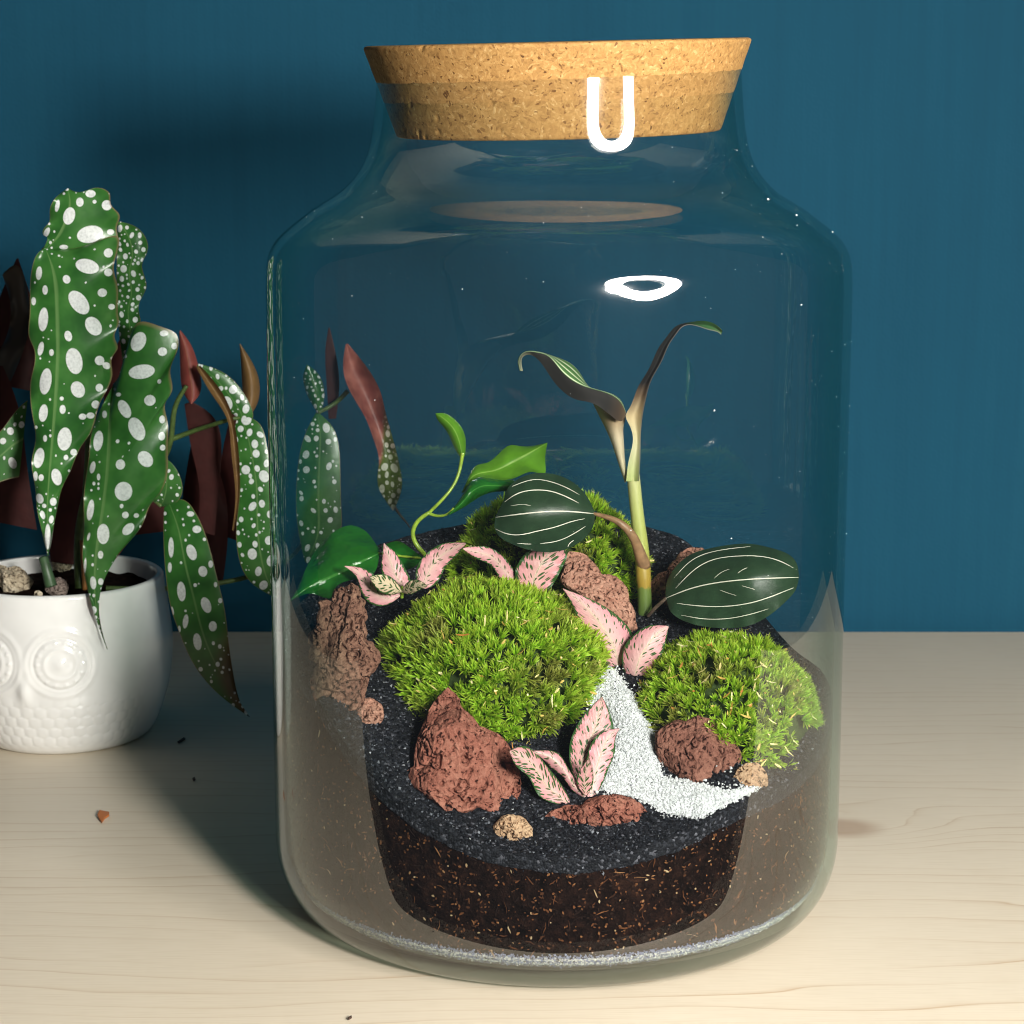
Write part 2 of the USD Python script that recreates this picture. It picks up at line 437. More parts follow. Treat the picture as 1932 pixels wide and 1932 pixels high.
soil_mat = mat('potting_soil', {
    'g': ('geometry', {}), 'n1': ('noise_texture', {'scale': 260.0, 'detail': 5.0, 'roughness': 0.65}), 'n2': ('noise_texture', {'scale': 40.0, 'detail': 2.0}), 'm': ('mix_float', {'fac': 0.3}),
    'r': ('rgb_ramp', {'ramp': [(0.36, (0.004, 0.0025, 0.002)), (0.52, (0.012, 0.0062, 0.0048)), (0.64, (0.026, 0.012, 0.008)), (0.78, (0.06, 0.026, 0.015))]}),
    'b': ('bump', {'strength': 1.0, 'distance': 0.0022}), 'p': ('principled_bsdf', {'roughness': 0.9, 'specular_ior_level': 0.03})},
    [('g.position', 'n1.vector'), ('g.position', 'n2.vector'), ('n1.fac', 'm.a'), ('n2.fac', 'm.b'), ('m.result', 'r.fac'), ('r.color', 'p.base_color'), ('n1.fac', 'b.height'), ('b.normal', 'p.normal')])
chip_mat = mat('soil_fibre', {
    'rn': ('attribute', {'attribute': 'rnd'}), 'g': ('geometry', {}),
    'r': ('rgb_ramp', {'ramp': [(0.0, (0.010, 0.005, 0.004)), (0.45, (0.018, 0.009, 0.006)), (0.55, (0.06, 0.024, 0.012)), (0.82, (0.13, 0.050, 0.020)), (0.96, (0.24, 0.11, 0.045)), (1.0, (0.42, 0.32, 0.19))]}),
    'p': ('principled_bsdf', {'roughness': 0.8, 'specular_ior_level': 0.1})}, [('rn.fac', 'r.fac'), ('r.color', 'p.base_color')])

def piece_rnd(n, per):
    """one random number per piece of `per` vertices"""
    return np.repeat(rng.random((n + per - 1) // per), per)[:n]


OCT_V = np.array([[1, 0, 0], [-1, 0, 0], [0, 1, 0], [0, -1, 0], [0, 0, 1], [0, 0, -1.0]])
OCT_F = np.array([[0, 2, 4], [2, 1, 4], [1, 3, 4], [3, 0, 4], [2, 0, 5], [1, 2, 5], [3, 1, 5], [0, 3, 5]])


def rand_rot(n, r):
    q = r.normal(size=(n, 4)); q /= np.linalg.norm(q, axis=1, keepdims=True)
    a, b, c, d = q.T
    return np.stack([np.stack([1 - 2 * (c * c + d * d), 2 * (b * c - a * d), 2 * (b * d + a * c)], -1), np.stack([2 * (b * c + a * d), 1 - 2 * (b * b + d * d), 2 * (c * d - a * b)], -1), np.stack([2 * (b * d - a * c), 2 * (c * d + a * b), 1 - 2 * (b * b + c * c)], -1)], 1)


def grains(pts, size, r, stretch=0.45):
    n = len(pts)
    v = OCT_V[None] * (1 + stretch * (r.random((n, 6, 1)) - 0.5) * 2) + 0.25 * (r.random((n, 6, 3)) - 0.5)
    v = np.einsum('nij,nkj->nki', rand_rot(n, r), v) * (size * (0.55 + 0.95 * r.random((n, 1, 1)) ** 2.2))
    v = v + pts[:, None]
    f = OCT_F[None] + 6 * np.arange(n)[:, None, None]
    return v.reshape(-1, 3), f.reshape(-1, 3)


# white sand path, and what keeps the loose grains out
white_px = [(1118, 1285), (1150, 1262), (1178, 1290), (1205, 1335), (1228, 1372), (1246, 1402), (1252, 1466), (1300, 1474), (1372, 1492), (1445, 1490), (1457, 1503), (1425, 1524), (1385, 1538), (1340, 1547), (1300, 1541), (1268, 1540), (1222, 1517), (1175, 1502), (1133, 1490), (1136, 1440), (1146, 1395), (1128, 1345), (1106, 1318)]
wp = np.array([hit(*p)[:2] for p in white_px])
_cl = np.vstack([wp, wp[:1]])
WHITE = Polygon(curve(_cl, 160)[:-1]).buffer(0).intersection(Point(JX, 0).buffer(0.1032, 64))
shapely.prepare(WHITE)

soil = thing('potting_soil', 'dark brown potting soil with orange fibres packed in the jar bottom', 'soil', (JX, 0, 0), kind='stuff')
bot_z = INNER[0, 1] + 0.0046
rows = wall_rows(mid_edge[:, 2], np.full(NA, bot_z), 26, 0.0009)
cent = np.array([[JX, 0, bot_z]])
V = np.vstack([rows.reshape(-1, 3), cent])
k = len(V) - 1
last = (len(rows) - 1) * NA
j = np.arange(NA)
Fq = np.vstack([wrap_faces(len(rows), NA)[:, ::-1], np.stack([last + j, last + (j + 1) % NA, np.full(NA, k)], 1)[:, ::-1]])
put('soil_body', (V, Fq), soil_mat, soil, smooth=40)
# fibres and bark chips against the glass
nchip = 3600
ca = rng.uniform(math.pi * 0.96, math.pi * 2.04, nchip)
ctop = np.interp(ca, np.r_[az, 2 * np.pi, 2 * np.pi + az[1:30]], np.r_[mid_edge[:, 2], mid_edge[:1, 2], mid_edge[1:30, 2]])
cz = bot_z + 0.002 + (ctop - bot_z - 0.002) * rng.random(nchip) ** 0.9
cr = inner_r(cz) - 0.00055 + 0.0001 * rng.random(nchip)
P = np.stack([JX + cr * np.cos(ca), cr * np.sin(ca), cz], -1)
er = np.stack([np.cos(ca), np.sin(ca), 0 * ca], -1); et = np.stack([-np.sin(ca), np.cos(ca), 0 * ca], -1); ez = np.array([0, 0, 1.0]) + 0 * er
th = rng.uniform(0, np.pi, nchip)
ln = np.where(rng.random(nchip) < 0.10, rng.uniform(0.0009, 0.0024, nchip), rng.uniform(0.00018, 0.00075, nchip)); wd = rng.uniform(0.00010, 0.00032, nchip)
wd = np.where(ln < 0.0011, wd * 1.5, wd * 0.7)
u = (np.cos(th)[:, None] * et + np.sin(th)[:, None] * ez); w = (-np.sin(th)[:, None] * et + np.cos(th)[:, None] * ez)
bend = (rng.random(nchip) - 0.5)[:, None] * ln[:, None] * 0.5
cv = np.stack([P - u * ln[:, None] - w * wd[:, None] * .4, P - w * wd[:, None] + w * bend, P + u * ln[:, None] - w * wd[:, None] * .4, P + u * ln[:, None] + w * wd[:, None] * .4, P + w * wd[:, None] + w * bend, P - u * ln[:, None] + w * wd[:, None] * .4, P - er * 0.0008], 1)
cf = np.array([[0, 1, 4], [0, 4, 5], [1, 2, 3], [1, 3, 4], [1, 0, 6], [2, 1, 6], [3, 2, 6], [4, 3, 6], [5, 4, 6], [0, 5, 6]])
put('fibre', (cv.reshape(-1, 3), (cf[None] + 7 * np.arange(nchip)[:, None, None]).reshape(-1, 3)), chip_mat, soil, kind='stuff', fields={'rnd': piece_rnd(7 * nchip, 7)})

sand = thing('black_sand', 'black sparkling sand spread over the soil inside the jar', 'sand', (JX, 0, 0), kind='stuff')
sheet = S.reshape(-1, 3)
side = wall_rows(top_edge[:, 2], mid_edge[:, 2] - 0.0004, 6, GAP * 0.9)
v2, f2 = side.reshape(-1, 3), wrap_faces(len(side), NA)[:, ::-1]
put('sand_bed', join([(sheet, wrap_faces(len(S), NA)), (v2, f2)]), sandbed_mat, sand, smooth=40)
ng = 36000
rr = np.sqrt(rng.random(ng)) * 0.1046; aa = rng.uniform(0, 2 * np.pi, ng)
gp = np.stack([JX + rr * np.cos(aa), rr * np.sin(aa)], -1)
gp = gp[(gp[:, 1] < 0.035) | (rng.random(ng) < 0.35)]
_in = shapely.contains_xy(WHITE, gp[:, 0], gp[:, 1])
gp = gp[~_in | (rng.random(len(gp)) < 0.022)]
_in = shapely.contains_xy(WHITE, gp[:, 0], gp[:, 1])
gz = ground(gp[:, 0], gp[:, 1]) + np.where(_in, 0.0026 * sstep(shapely.distance(WHITE.exterior, shapely.points(gp)), -0.001, 0.006) + 0.0004, 0)
ok = np.hypot(gp[:, 0] - JX, gp[:, 1]) < inner_r(gz) - 0.0009
top_grains = np.column_stack([gp, gz + rng.uniform(-0.0002, 0.0004, len(gz))])[ok]
ns = 5200
sa = rng.uniform(math.pi * 0.92, math.pi * 2.08, ns)
st = np.interp(sa, np.r_[az, 2 * np.pi + az[:40]], np.r_[top_edge[:, 2], top_edge[:40, 2]])
sz = st - (0.0055 + 0.0006 * rng.normal(size=ns)) * rng.random(ns)
sr = inner_r(sz) - 0.00085
side_grains = np.stack([JX + sr * np.cos(sa), sr * np.sin(sa), sz], -1)
_g = grains(np.vstack([top_grains, side_grains]), 0.00046, rng)
R6 = {'rnd': piece_rnd(len(_g[0]), 6)}
put('sand_grain', _g, sand_mat, sand, kind='stuff', fields=R6)

white_mat = mat('white_sand', {
    'rn': ('attribute', {'attribute': 'rnd'}), 'g': ('geometry', {}), 'r': ('rgb_ramp', {'ramp': [(0.0, (0.40, 0.42, 0.43)), (0.5, (0.60, 0.62, 0.63)), (1.0, (0.74, 0.76, 0.77))]}),
    'p': ('principled_bsdf', {'roughness': 0.35, 'subsurface_weight': 0.0})}, [('rn.fac', 'r.fac'), ('r.color', 'p.base_color')])
ws = thing('white_sand', 'bright white gravel path curving between the moss mounds to the glass', 'gravel', (JX, 0, 0), kind='stuff')


def white_z(x, y):
    d = shapely.distance(WHITE.exterior, shapely.points(x, y))
    return ground(x, y) + 0.0026 * sstep(d, -0.001, 0.006)


lo, hi = np.array(WHITE.bounds[:2]), np.array(WHITE.bounds[2:])
gx, gy = np.meshgrid(np.arange(lo[0], hi[0], 0.0008), np.arange(lo[1], hi[1], 0.0008), indexing='ij')
g = np.stack([gx.ravel(), gy.ravel()], -1)
g = g[shapely.contains_xy(WHITE, g[:, 0], g[:, 1])]
tri = Delaunay(g).simplices
tc = g[tri].mean(1)
tri = tri[shapely.contains_xy(WHITE, tc[:, 0], tc[:, 1])]
put('gravel_bed', (np.column_stack([g, white_z(g[:, 0], g[:, 1])]), tri), white_mat, ws, smooth=True, fields={'rnd': np.full(len(g), 0.5)})
n = 9500
q = rng.uniform(lo - 0.001, hi + 0.001, (n * 4, 2))
edge = shapely.distance(WHITE, shapely.points(q[:, 0], q[:, 1]))
q = q[(edge <= 0) | ((edge < 0.0012) & (rng.random(len(q)) < 0.25)) | ((edge < 0.007) & (rng.random(len(q)) < 0.02))][:n]
q = q[np.hypot(q[:, 0] - JX, q[:, 1]) < 0.1042]
_g = grains(np.column_stack([q, white_z(q[:, 0], q[:, 1]) + rng.uniform(-0.0001, 0.0004, len(q))]), 0.00048, rng)
put('gravel_grain', _g, white_mat, ws, kind='stuff', fields={'rnd': piece_rnd(len(_g[0]), 6)})

# thin line of pale grit where the soil meets the thick glass foot
grit_mat = mat('pale_grit', {'rn': ('attribute', {'attribute': 'rnd'}), 'g': ('geometry', {}), 'r': ('rgb_ramp', {'ramp': [(0.0, (0.30, 0.32, 0.36)), (0.6, (0.50, 0.50, 0.48)), (1.0, (0.66, 0.65, 0.60))]}), 'p': ('principled_bsdf', {'roughness': 0.6})}, [('rn.fac', 'r.fac'), ('r.color', 'p.base_color')])
blue_mat = mat('blue_grit', {'rn': ('attribute', {'attribute': 'rnd'}), 'g': ('geometry', {}), 'r': ('rgb_ramp', {'ramp': [(0.0, (0.10, 0.12, 0.20)), (1.0, (0.22, 0.25, 0.36))]}), 'p': ('principled_bsdf', {'roughness': 0.6})}, [('rn.fac', 'r.fac'), ('r.color', 'p.base_color')])
grit = thing('drainage_grit', 'thin pale line of fine grit under the soil at the jar foot', 'grit', (JX, 0, 0), kind='stuff')


def band(zc, hw, n, size):
    a = rng.uniform(math.pi * 0.9, math.pi * 2.1, n)
    z = zc + rng.normal(size=n) * hw + 0.0003 * (meshkit.fbm(np.stack([np.cos(a) * 60, np.sin(a) * 60, 0 * a], -1), 2, 8) - 0.5)
    z = np.maximum(z, INNER[0, 1] + 0.0009)
    r = inner_r(z) - 0.0005
    return grains(np.stack([JX + r * np.cos(a), r * np.sin(a), z], -1), size, rng)


_g = join([band(bot_z + 0.0002, 0.00045, 3400, 0.00036), band(bot_z - 0.0019, 0.00045, 3400, 0.00036)])
put('grit_line', _g, grit_mat, grit, kind='stuff', fields={'rnd': piece_rnd(len(_g[0]), 6)})
_g = join([band(bot_z + 0.0014, 0.0005, 2200, 0.00036), band(bot_z - 0.0009, 0.0008, 3000, 0.00036), band(bot_z - 0.0028, 0.0005, 2000, 0.00036)])
put('blue_grit', _g, blue_mat, grit, kind='stuff', fields={'rnd': piece_rnd(len(_g[0]), 6)})
# ------------------------------------------------------------------ lava rocks
def rock_material(name, dark, midc, light):
    return mat(name, {
        'g': ('geometry', {}), 'n': ('noise_texture', {'scale': 120.0, 'detail': 5.0, 'roughness': 0.62}), 'v': ('noise_texture', {'scale': 620.0, 'detail': 3.0, 'roughness': 0.6}),
        'mx': ('mix_float', {'fac': 0.45}),
        'r': ('rgb_ramp', {'ramp': [(0.30, dark), (0.47, midc), (0.70, light)]}),
        'pit': ('rgb_ramp', {'ramp': [(0.35, (0.25, 0.22, 0.22)), (0.43, (1, 1, 1))]}), 'mul': ('mix_color', {'blend_type': 'multiply', 'fac': 1.0}),
        'dn': ('noise_texture', {'scale': 500.0, 'detail': 2.0}), 'ds': ('vector_math', {'math_type': 'scale', 'scale': 0.0035}), 'da': ('vector_math', {'math_type': 'add'}), 'vp': ('voronoi_texture', {'scale': 560.0}), 'vs': ('separate_color', {}), 'vt': ('map_range', {'from_min': 0.62, 'from_max': 1.0, 'to_min': -0.05, 'to_max': 0.36, 'clamp': True}), 'vd': ('math', {'math_type': 'subtract'}), 'vf': ('map_range', {'range_type': 'smoothstep', 'from_min': -0.06, 'from_max': 0.06, 'to_min': 1.0, 'to_max': 0.0, 'clamp': True}), 'vm': ('mix_color', {'b': tuple(q * 0.35 for q in dark)}), 'vh': ('math', {'math_type': 'multiply_add', 'value2': -0.55}), 'h': ('mix_float', {'fac': 0.5}), 'b': ('bump', {'strength': 1.0, 'distance': 0.002}), 'p': ('principled_bsdf', {'roughness': 0.88, 'specular_ior_level': 0.08})},
        [('g.position', 'n.vector'), ('g.position', 'v.vector'), ('n.fac', 'mx.a'), ('v.fac', 'mx.b'), ('mx.result', 'r.fac'), ('r.color', 'mul.a'), ('v.fac', 'pit.fac'), ('pit.color', 'mul.b'), ('mul.result', 'vm.a'), ('g.position', 'dn.vector'), ('dn.color', 'ds.vector1'), ('ds.vector', 'da.vector1'), ('g.position', 'da.vector2'), ('da.vector', 'vp.vector'), ('vp.color', 'vs.color'), ('vs.r', 'vt.value'), ('vp.distance', 'vd.value1'), ('vt.result', 'vd.value2'), ('vd.value', 'vf.value'), ('vf.result', 'vm.fac'), ('vm.result', 'p.base_color'), ('vf.result', 'vh.value1'), ('h.result', 'vh.value3'),
         ('n.fac', 'h.a'), ('v.fac', 'h.b'), ('vh.value', 'b.height'), ('b.normal', 'p.normal')])


red_rock = rock_material('red_lava', (0.11, 0.038, 0.027), (0.26, 0.096, 0.068), (0.38, 0.175, 0.125))
brown_rock = rock_material('brown_lava', (0.075, 0.036, 0.026), (0.19, 0.094, 0.066), (0.31, 0.175, 0.12))
plum_rock = rock_material('plum_lava', (0.085, 0.034, 0.026), (0.195, 0.085, 0.062), (0.29, 0.145, 0.105))
tan_rock = rock_material('tan_lava', (0.16, 0.085, 0.05), (0.40, 0.25, 0.15), (0.56, 0.40, 0.26))
pink_rock = rock_material('pale_lava', (0.16, 0.07, 0.05), (0.38, 0.19, 0.135), (0.52, 0.30, 0.22))


def C(k, pts):
    """pixels of one of the enlarged views of the photograph -> pixels of the whole"""
    ox, oy, s = {'c0': (0, 283.0, .3418), 'c1': (0, 896.2, .3418), 'c2': (518.9, 707.5, .3418), 'c3': (896.2, 566.0, .3418), 'c4': (896.2, 990.6, .3662), 'c5': (471.7, 1226.4, .3662), 'z1': (542.5, 919.8, .2441), 'z3': (896.2, 872.6, .1953), 'd': (0, 0, 1.0)}[k]
    p = np.array(pts, float)
    p[:, 0] = ox + s * p[:, 0]; p[:, 1] = oy + s * p[:, 1]
    return p


_Rn = trimesh.transformations.euler_matrix(0.6, 0.9, 0.4)[:3, :3]
_Rm = trimesh.transformations.euler_matrix(1.9, 0.3, 1.1)[:3, :3]


def tnoise(p, seed):
    """noise without the grain of its lattice"""
    return 0.5 * (meshkit.noise(p @ _Rn.T, seed) + meshkit.noise(p @ _Rm.T * 1.13, seed + 50))


def tfbm(p, oct, seed):
    return sum(0.5 ** (o + 1) * tnoise(p * 2 ** o, seed + o) for o in range(oct)) / (1 - 0.5 ** oct)


def rock(view, poly, y, thick, material, label, seed, sub=6, rough=0.10, knob=0.0, center=None, lean=0.0, sharp=0.75, small=False, facets=12, name='lava_rock', category='rock'):
    p = C(view, poly)
    c = np.array(Polygon(p).centroid.coords[0]) if center is None else C(view, [center])[0]
    depth = np.dot(at(*c, y) - CAM, FWD)
    s = depth / F_PX
    e = p - c
    ang = np.arctan2(-e[:, 1], e[:, 0]); rad = np.hypot(*e.T)
    o = np.argsort(ang); ang, rad = ang[o], rad[o]
    ang = np.r_[ang[-1:] - 2 * np.pi, ang, ang[:1] + 2 * np.pi]; rad = np.r_[rad[-1:], rad, rad[:1]]
    ico = trimesh.creation.icosphere(sub)
    nrm = np.array(ico.vertices)
    th = np.arctan2(nrm[:, 2], nrm[:, 0]); cr = np.hypot(nrm[:, 0], nrm[:, 2])
    R = np.interp(th, ang, rad) * s
    mean = rad.mean() * s
    k = cr ** sharp
    v = np.stack([R * k * np.cos(th), thick * np.sign(nrm[:, 1]) * np.abs(nrm[:, 1]) ** 0.85, R * k * np.sin(th)], -1)
    fr = np.random.default_rng(seed)
    for _ in range(facets):                       # broken faces
        n_ = fr.normal(size=3) * [0.6, 0.5, 0.6]; n_[1] = -abs(n_[1]) - 0.45; n_ /= np.linalg.norm(n_)
        h = v @ n_; top = h.max(); lim = top * fr.uniform(0.68, 0.90)
        over = np.maximum(h - lim, 0)
        v[:, 1] = np.where(v[:, 1] < 0, np.minimum(v[:, 1] - over * 0.9 / n_[1], -0.02 * thick), v[:, 1])
    m = trimesh.Trimesh(v, ico.faces, process=False)
    vn = np.array(m.vertex_normals)
    q = v / mean
    d = rough * mean * (tfbm(q * 1.6, 3, seed) - 0.5) * 1.8
    ridge = np.abs(tfbm(q * 1.9, 2, seed + 7) - 0.5) * 2
    d = d + (0.10 + knob) * mean * (np.minimum(ridge, 0.35) - 0.2)
    crack = 1 - sstep(np.abs(tfbm(q * 2.4 + 3, 3, seed + 17) - 0.5), 0.0, 0.022)
    f1, f2 = tnoise(v * 1000, seed + 3), tnoise(v * 560, seed + 11)
    d = d - 0.0024 * crack * sstep(tnoise(q * 2, seed + 4), 0.36, 0.56) - 0.0008 * sstep(f1, 0.60, 0.76) - 0.0016 * sstep(f2, 0.66, 0.78) + 0.0007 * (tfbm(v * 330, 3, seed + 5) - 0.5)
    v = v + vn * d[:, None]
    v[:, 1] += lean * v[:, 2]
    w = at(*c, y) + v[:, :1] * RIGHT + v[:, 1:2] * FWD + v[:, 2:] * UP
    return put(name, (w, ico.faces), material, smooth=True, label=label, category=category, group={'lava_rock': 'lava rocks inside the jar', 'lava_stone': 'small stones inside the jar', 'pumice_stone': 'pumice stones in the owl pot'}[name])


def base_y(px, py):
    return hit(px, py)[1]


yb = base_y(650, 1340)
rock('z1', [(480, 725), (545, 740), (585, 880), (605, 1050), (610, 1165), (680, 1240), (700, 1330), (640, 1430), (610, 1560), (600, 1650), (480, 1720), (330, 1700), (250, 1640), (215, 1500), (215, 1420), (270, 1310), (180, 1320), (155, 1200), (230, 1050), (255, 940), (230, 890), (320, 870), (360, 780)],
     yb + 0.010, 0.012, brown_rock, 'tall knobbly brown lava rock standing at the left below the glossy green leaf', 21, sub=6, rough=0.18, knob=0.34, center=(440, 1230), lean=0.25)
yb = base_y(690, 1372)
rock('z1', [(490, 1680), (560, 1655), (700, 1660), (745, 1740), (720, 1830), (640, 1880), (560, 1850), (480, 1770)], yb + 0.006, 0.007, pink_rock, 'small rough pinkish stone at the foot of the tall knobbly rock', 31, rough=0.16, name='lava_stone')
yb = base_y(870, 1522)
rock('c5', [(1015, 205), (1060, 240), (1100, 310), (1180, 400), (1330, 490), (1370, 570), (1395, 680), (1385, 780), (1300, 820), (1180, 800), (1050, 830), (930, 830), (790, 790), (745, 740), (770, 660), (840, 590), (850, 470), (900, 360), (950, 270)],
     yb + 0.011, 0.013, red_rock, 'large pointed brick red lava rock in front of the big moss mound', 41, sub=6, rough=0.09, center=(1070, 610), lean=0.35)
yb = base_y(1125, 1572)
rock('c4', [(360, 1500), (430, 1460), (540, 1450), (600, 1410), (690, 1395), (790, 1400), (860, 1440), (888, 1480), (850, 1550), (740, 1600), (640, 1630), (540, 1615), (450, 1610), (400, 1560)], yb + 0.008, 0.009, red_rock,
     'flat low reddish lava rock lying nearest the front of the jar', 51, sub=6, rough=0.09)
yb = base_y(968, 1588)
rock('c4', [(95, 1550), (140, 1505), (210, 1495), (270, 1530), (300, 1590), (280, 1640), (210, 1655), (150, 1640), (110, 1600)], yb + 0.005, 0.006, tan_rock, 'small pale tan stone alone on the black sand at the front', 61, rough=0.12, knob=0.08, name='lava_stone')
yb = base_y(1320, 1478)
rock('c4', [(935, 1070), (990, 1030), (1080, 1010), (1180, 995), (1280, 1030), (1330, 1100), (1370, 1180), (1370, 1240), (1300, 1330), (1200, 1350), (1080, 1320), (985, 1310), (960, 1230), (930, 1160)], yb + 0.010, 0.012, plum_rock,
     'blocky dark plum lava rock on the white gravel before the right moss', 71, sub=6, rough=0.11, knob=0.10, lean=0.2)
yb = base_y(1415, 1486)
rock('c4', [(1305, 1320), (1350, 1260), (1420, 1225), (1490, 1260), (1510, 1310), (1500, 1360), (1400, 1370), (1320, 1355)], yb + 0.004, 0.006, tan_rock, 'small tan stone at the right end of the white gravel', 81, rough=0.13, name='lava_stone')
yb = base_y(1180, 1190)
rock('c3', [(520, 1390), (600, 1400), (660, 1450), (700, 1510), (770, 1520), (840, 1590), (850, 1660), (885, 1760), (890, 1880), (800, 1860), (650, 1720), (550, 1620), (470, 1560), (490, 1470)], yb + 0.006, 0.010, pink_rock,
     'pale pinkish lava slab leaning between the orchid stem and the big moss', 91, sub=6, rough=0.08, center=(680, 1620), lean=0.3)
rock('c3', [(1110, 1440), (1180, 1370), (1260, 1370), (1300, 1420), (1240, 1560), (1150, 1680), (1010, 1720), (960, 1640), (970, 1560), (1060, 1500)], yb + 0.026, 0.009, pink_rock,
     'reddish rock half hidden behind the right striped orchid leaf', 101, rough=0.1, lean=0.3)
rock('d', [(900, 1040), (925, 1000), (960, 985), (1040, 1015), (1075, 1060), (1050, 1125), (960, 1120), (915, 1085)], base_y(985, 1120) + 0.010, 0.013, brown_rock, 'brown lava rock in the shade under the left striped orchid leaf', 111, rough=0.1, lean=0.2)
# ------------------------------------------------------------------ moss
moss_mat = mat('moss', {
    'rn': ('attribute', {'attribute': 'rnd'}), 'g': ('geometry', {}), 't': ('attribute', {'attribute': 'tip'}), 'age': ('attribute', {'attribute': 'age'}),
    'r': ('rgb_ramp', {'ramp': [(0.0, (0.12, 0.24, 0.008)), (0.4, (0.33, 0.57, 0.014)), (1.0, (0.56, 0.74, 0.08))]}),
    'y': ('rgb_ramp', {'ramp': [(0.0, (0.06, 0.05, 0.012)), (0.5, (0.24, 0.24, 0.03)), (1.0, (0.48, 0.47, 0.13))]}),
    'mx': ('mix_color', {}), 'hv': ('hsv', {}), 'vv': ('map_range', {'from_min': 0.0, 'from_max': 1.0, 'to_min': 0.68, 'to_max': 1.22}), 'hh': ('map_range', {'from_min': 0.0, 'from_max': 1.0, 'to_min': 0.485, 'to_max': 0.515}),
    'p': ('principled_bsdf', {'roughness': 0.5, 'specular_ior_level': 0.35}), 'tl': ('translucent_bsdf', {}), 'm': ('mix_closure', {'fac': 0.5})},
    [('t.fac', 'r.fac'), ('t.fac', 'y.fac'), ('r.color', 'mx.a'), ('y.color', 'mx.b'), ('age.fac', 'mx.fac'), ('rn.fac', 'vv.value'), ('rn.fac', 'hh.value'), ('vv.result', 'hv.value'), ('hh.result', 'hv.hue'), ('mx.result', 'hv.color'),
     ('hv.color', 'p.base_color'), ('hv.color', 'tl.color'), ('p.BSDF', 'm.closure1'), ('tl.BSDF', 'm.closure2')], surface='m.closure')
moss_core = mat('moss_cushion', {'p': ('principled_bsdf', {'base_color': (0.03, 0.055, 0.008), 'roughness': 0.95})})
straw_mat = mat('dry_straw', {'rn': ('attribute', {'attribute': 'rnd'}), 'g': ('geometry', {}), 'r': ('rgb_ramp', {'ramp': [(0.0, (0.42, 0.16, 0.03)), (0.18, (0.50, 0.30, 0.06)), (0.45, (0.56, 0.45, 0.12)), (1.0, (0.72, 0.68, 0.36))]}), 'p': ('principled_bsdf', {'roughness': 0.6})}, [('rn.fac', 'r.fac'), ('r.color', 'p.base_color')])


def unit(a):
    return a / (np.linalg.norm(a, axis=-1, keepdims=True) + 1e-12)


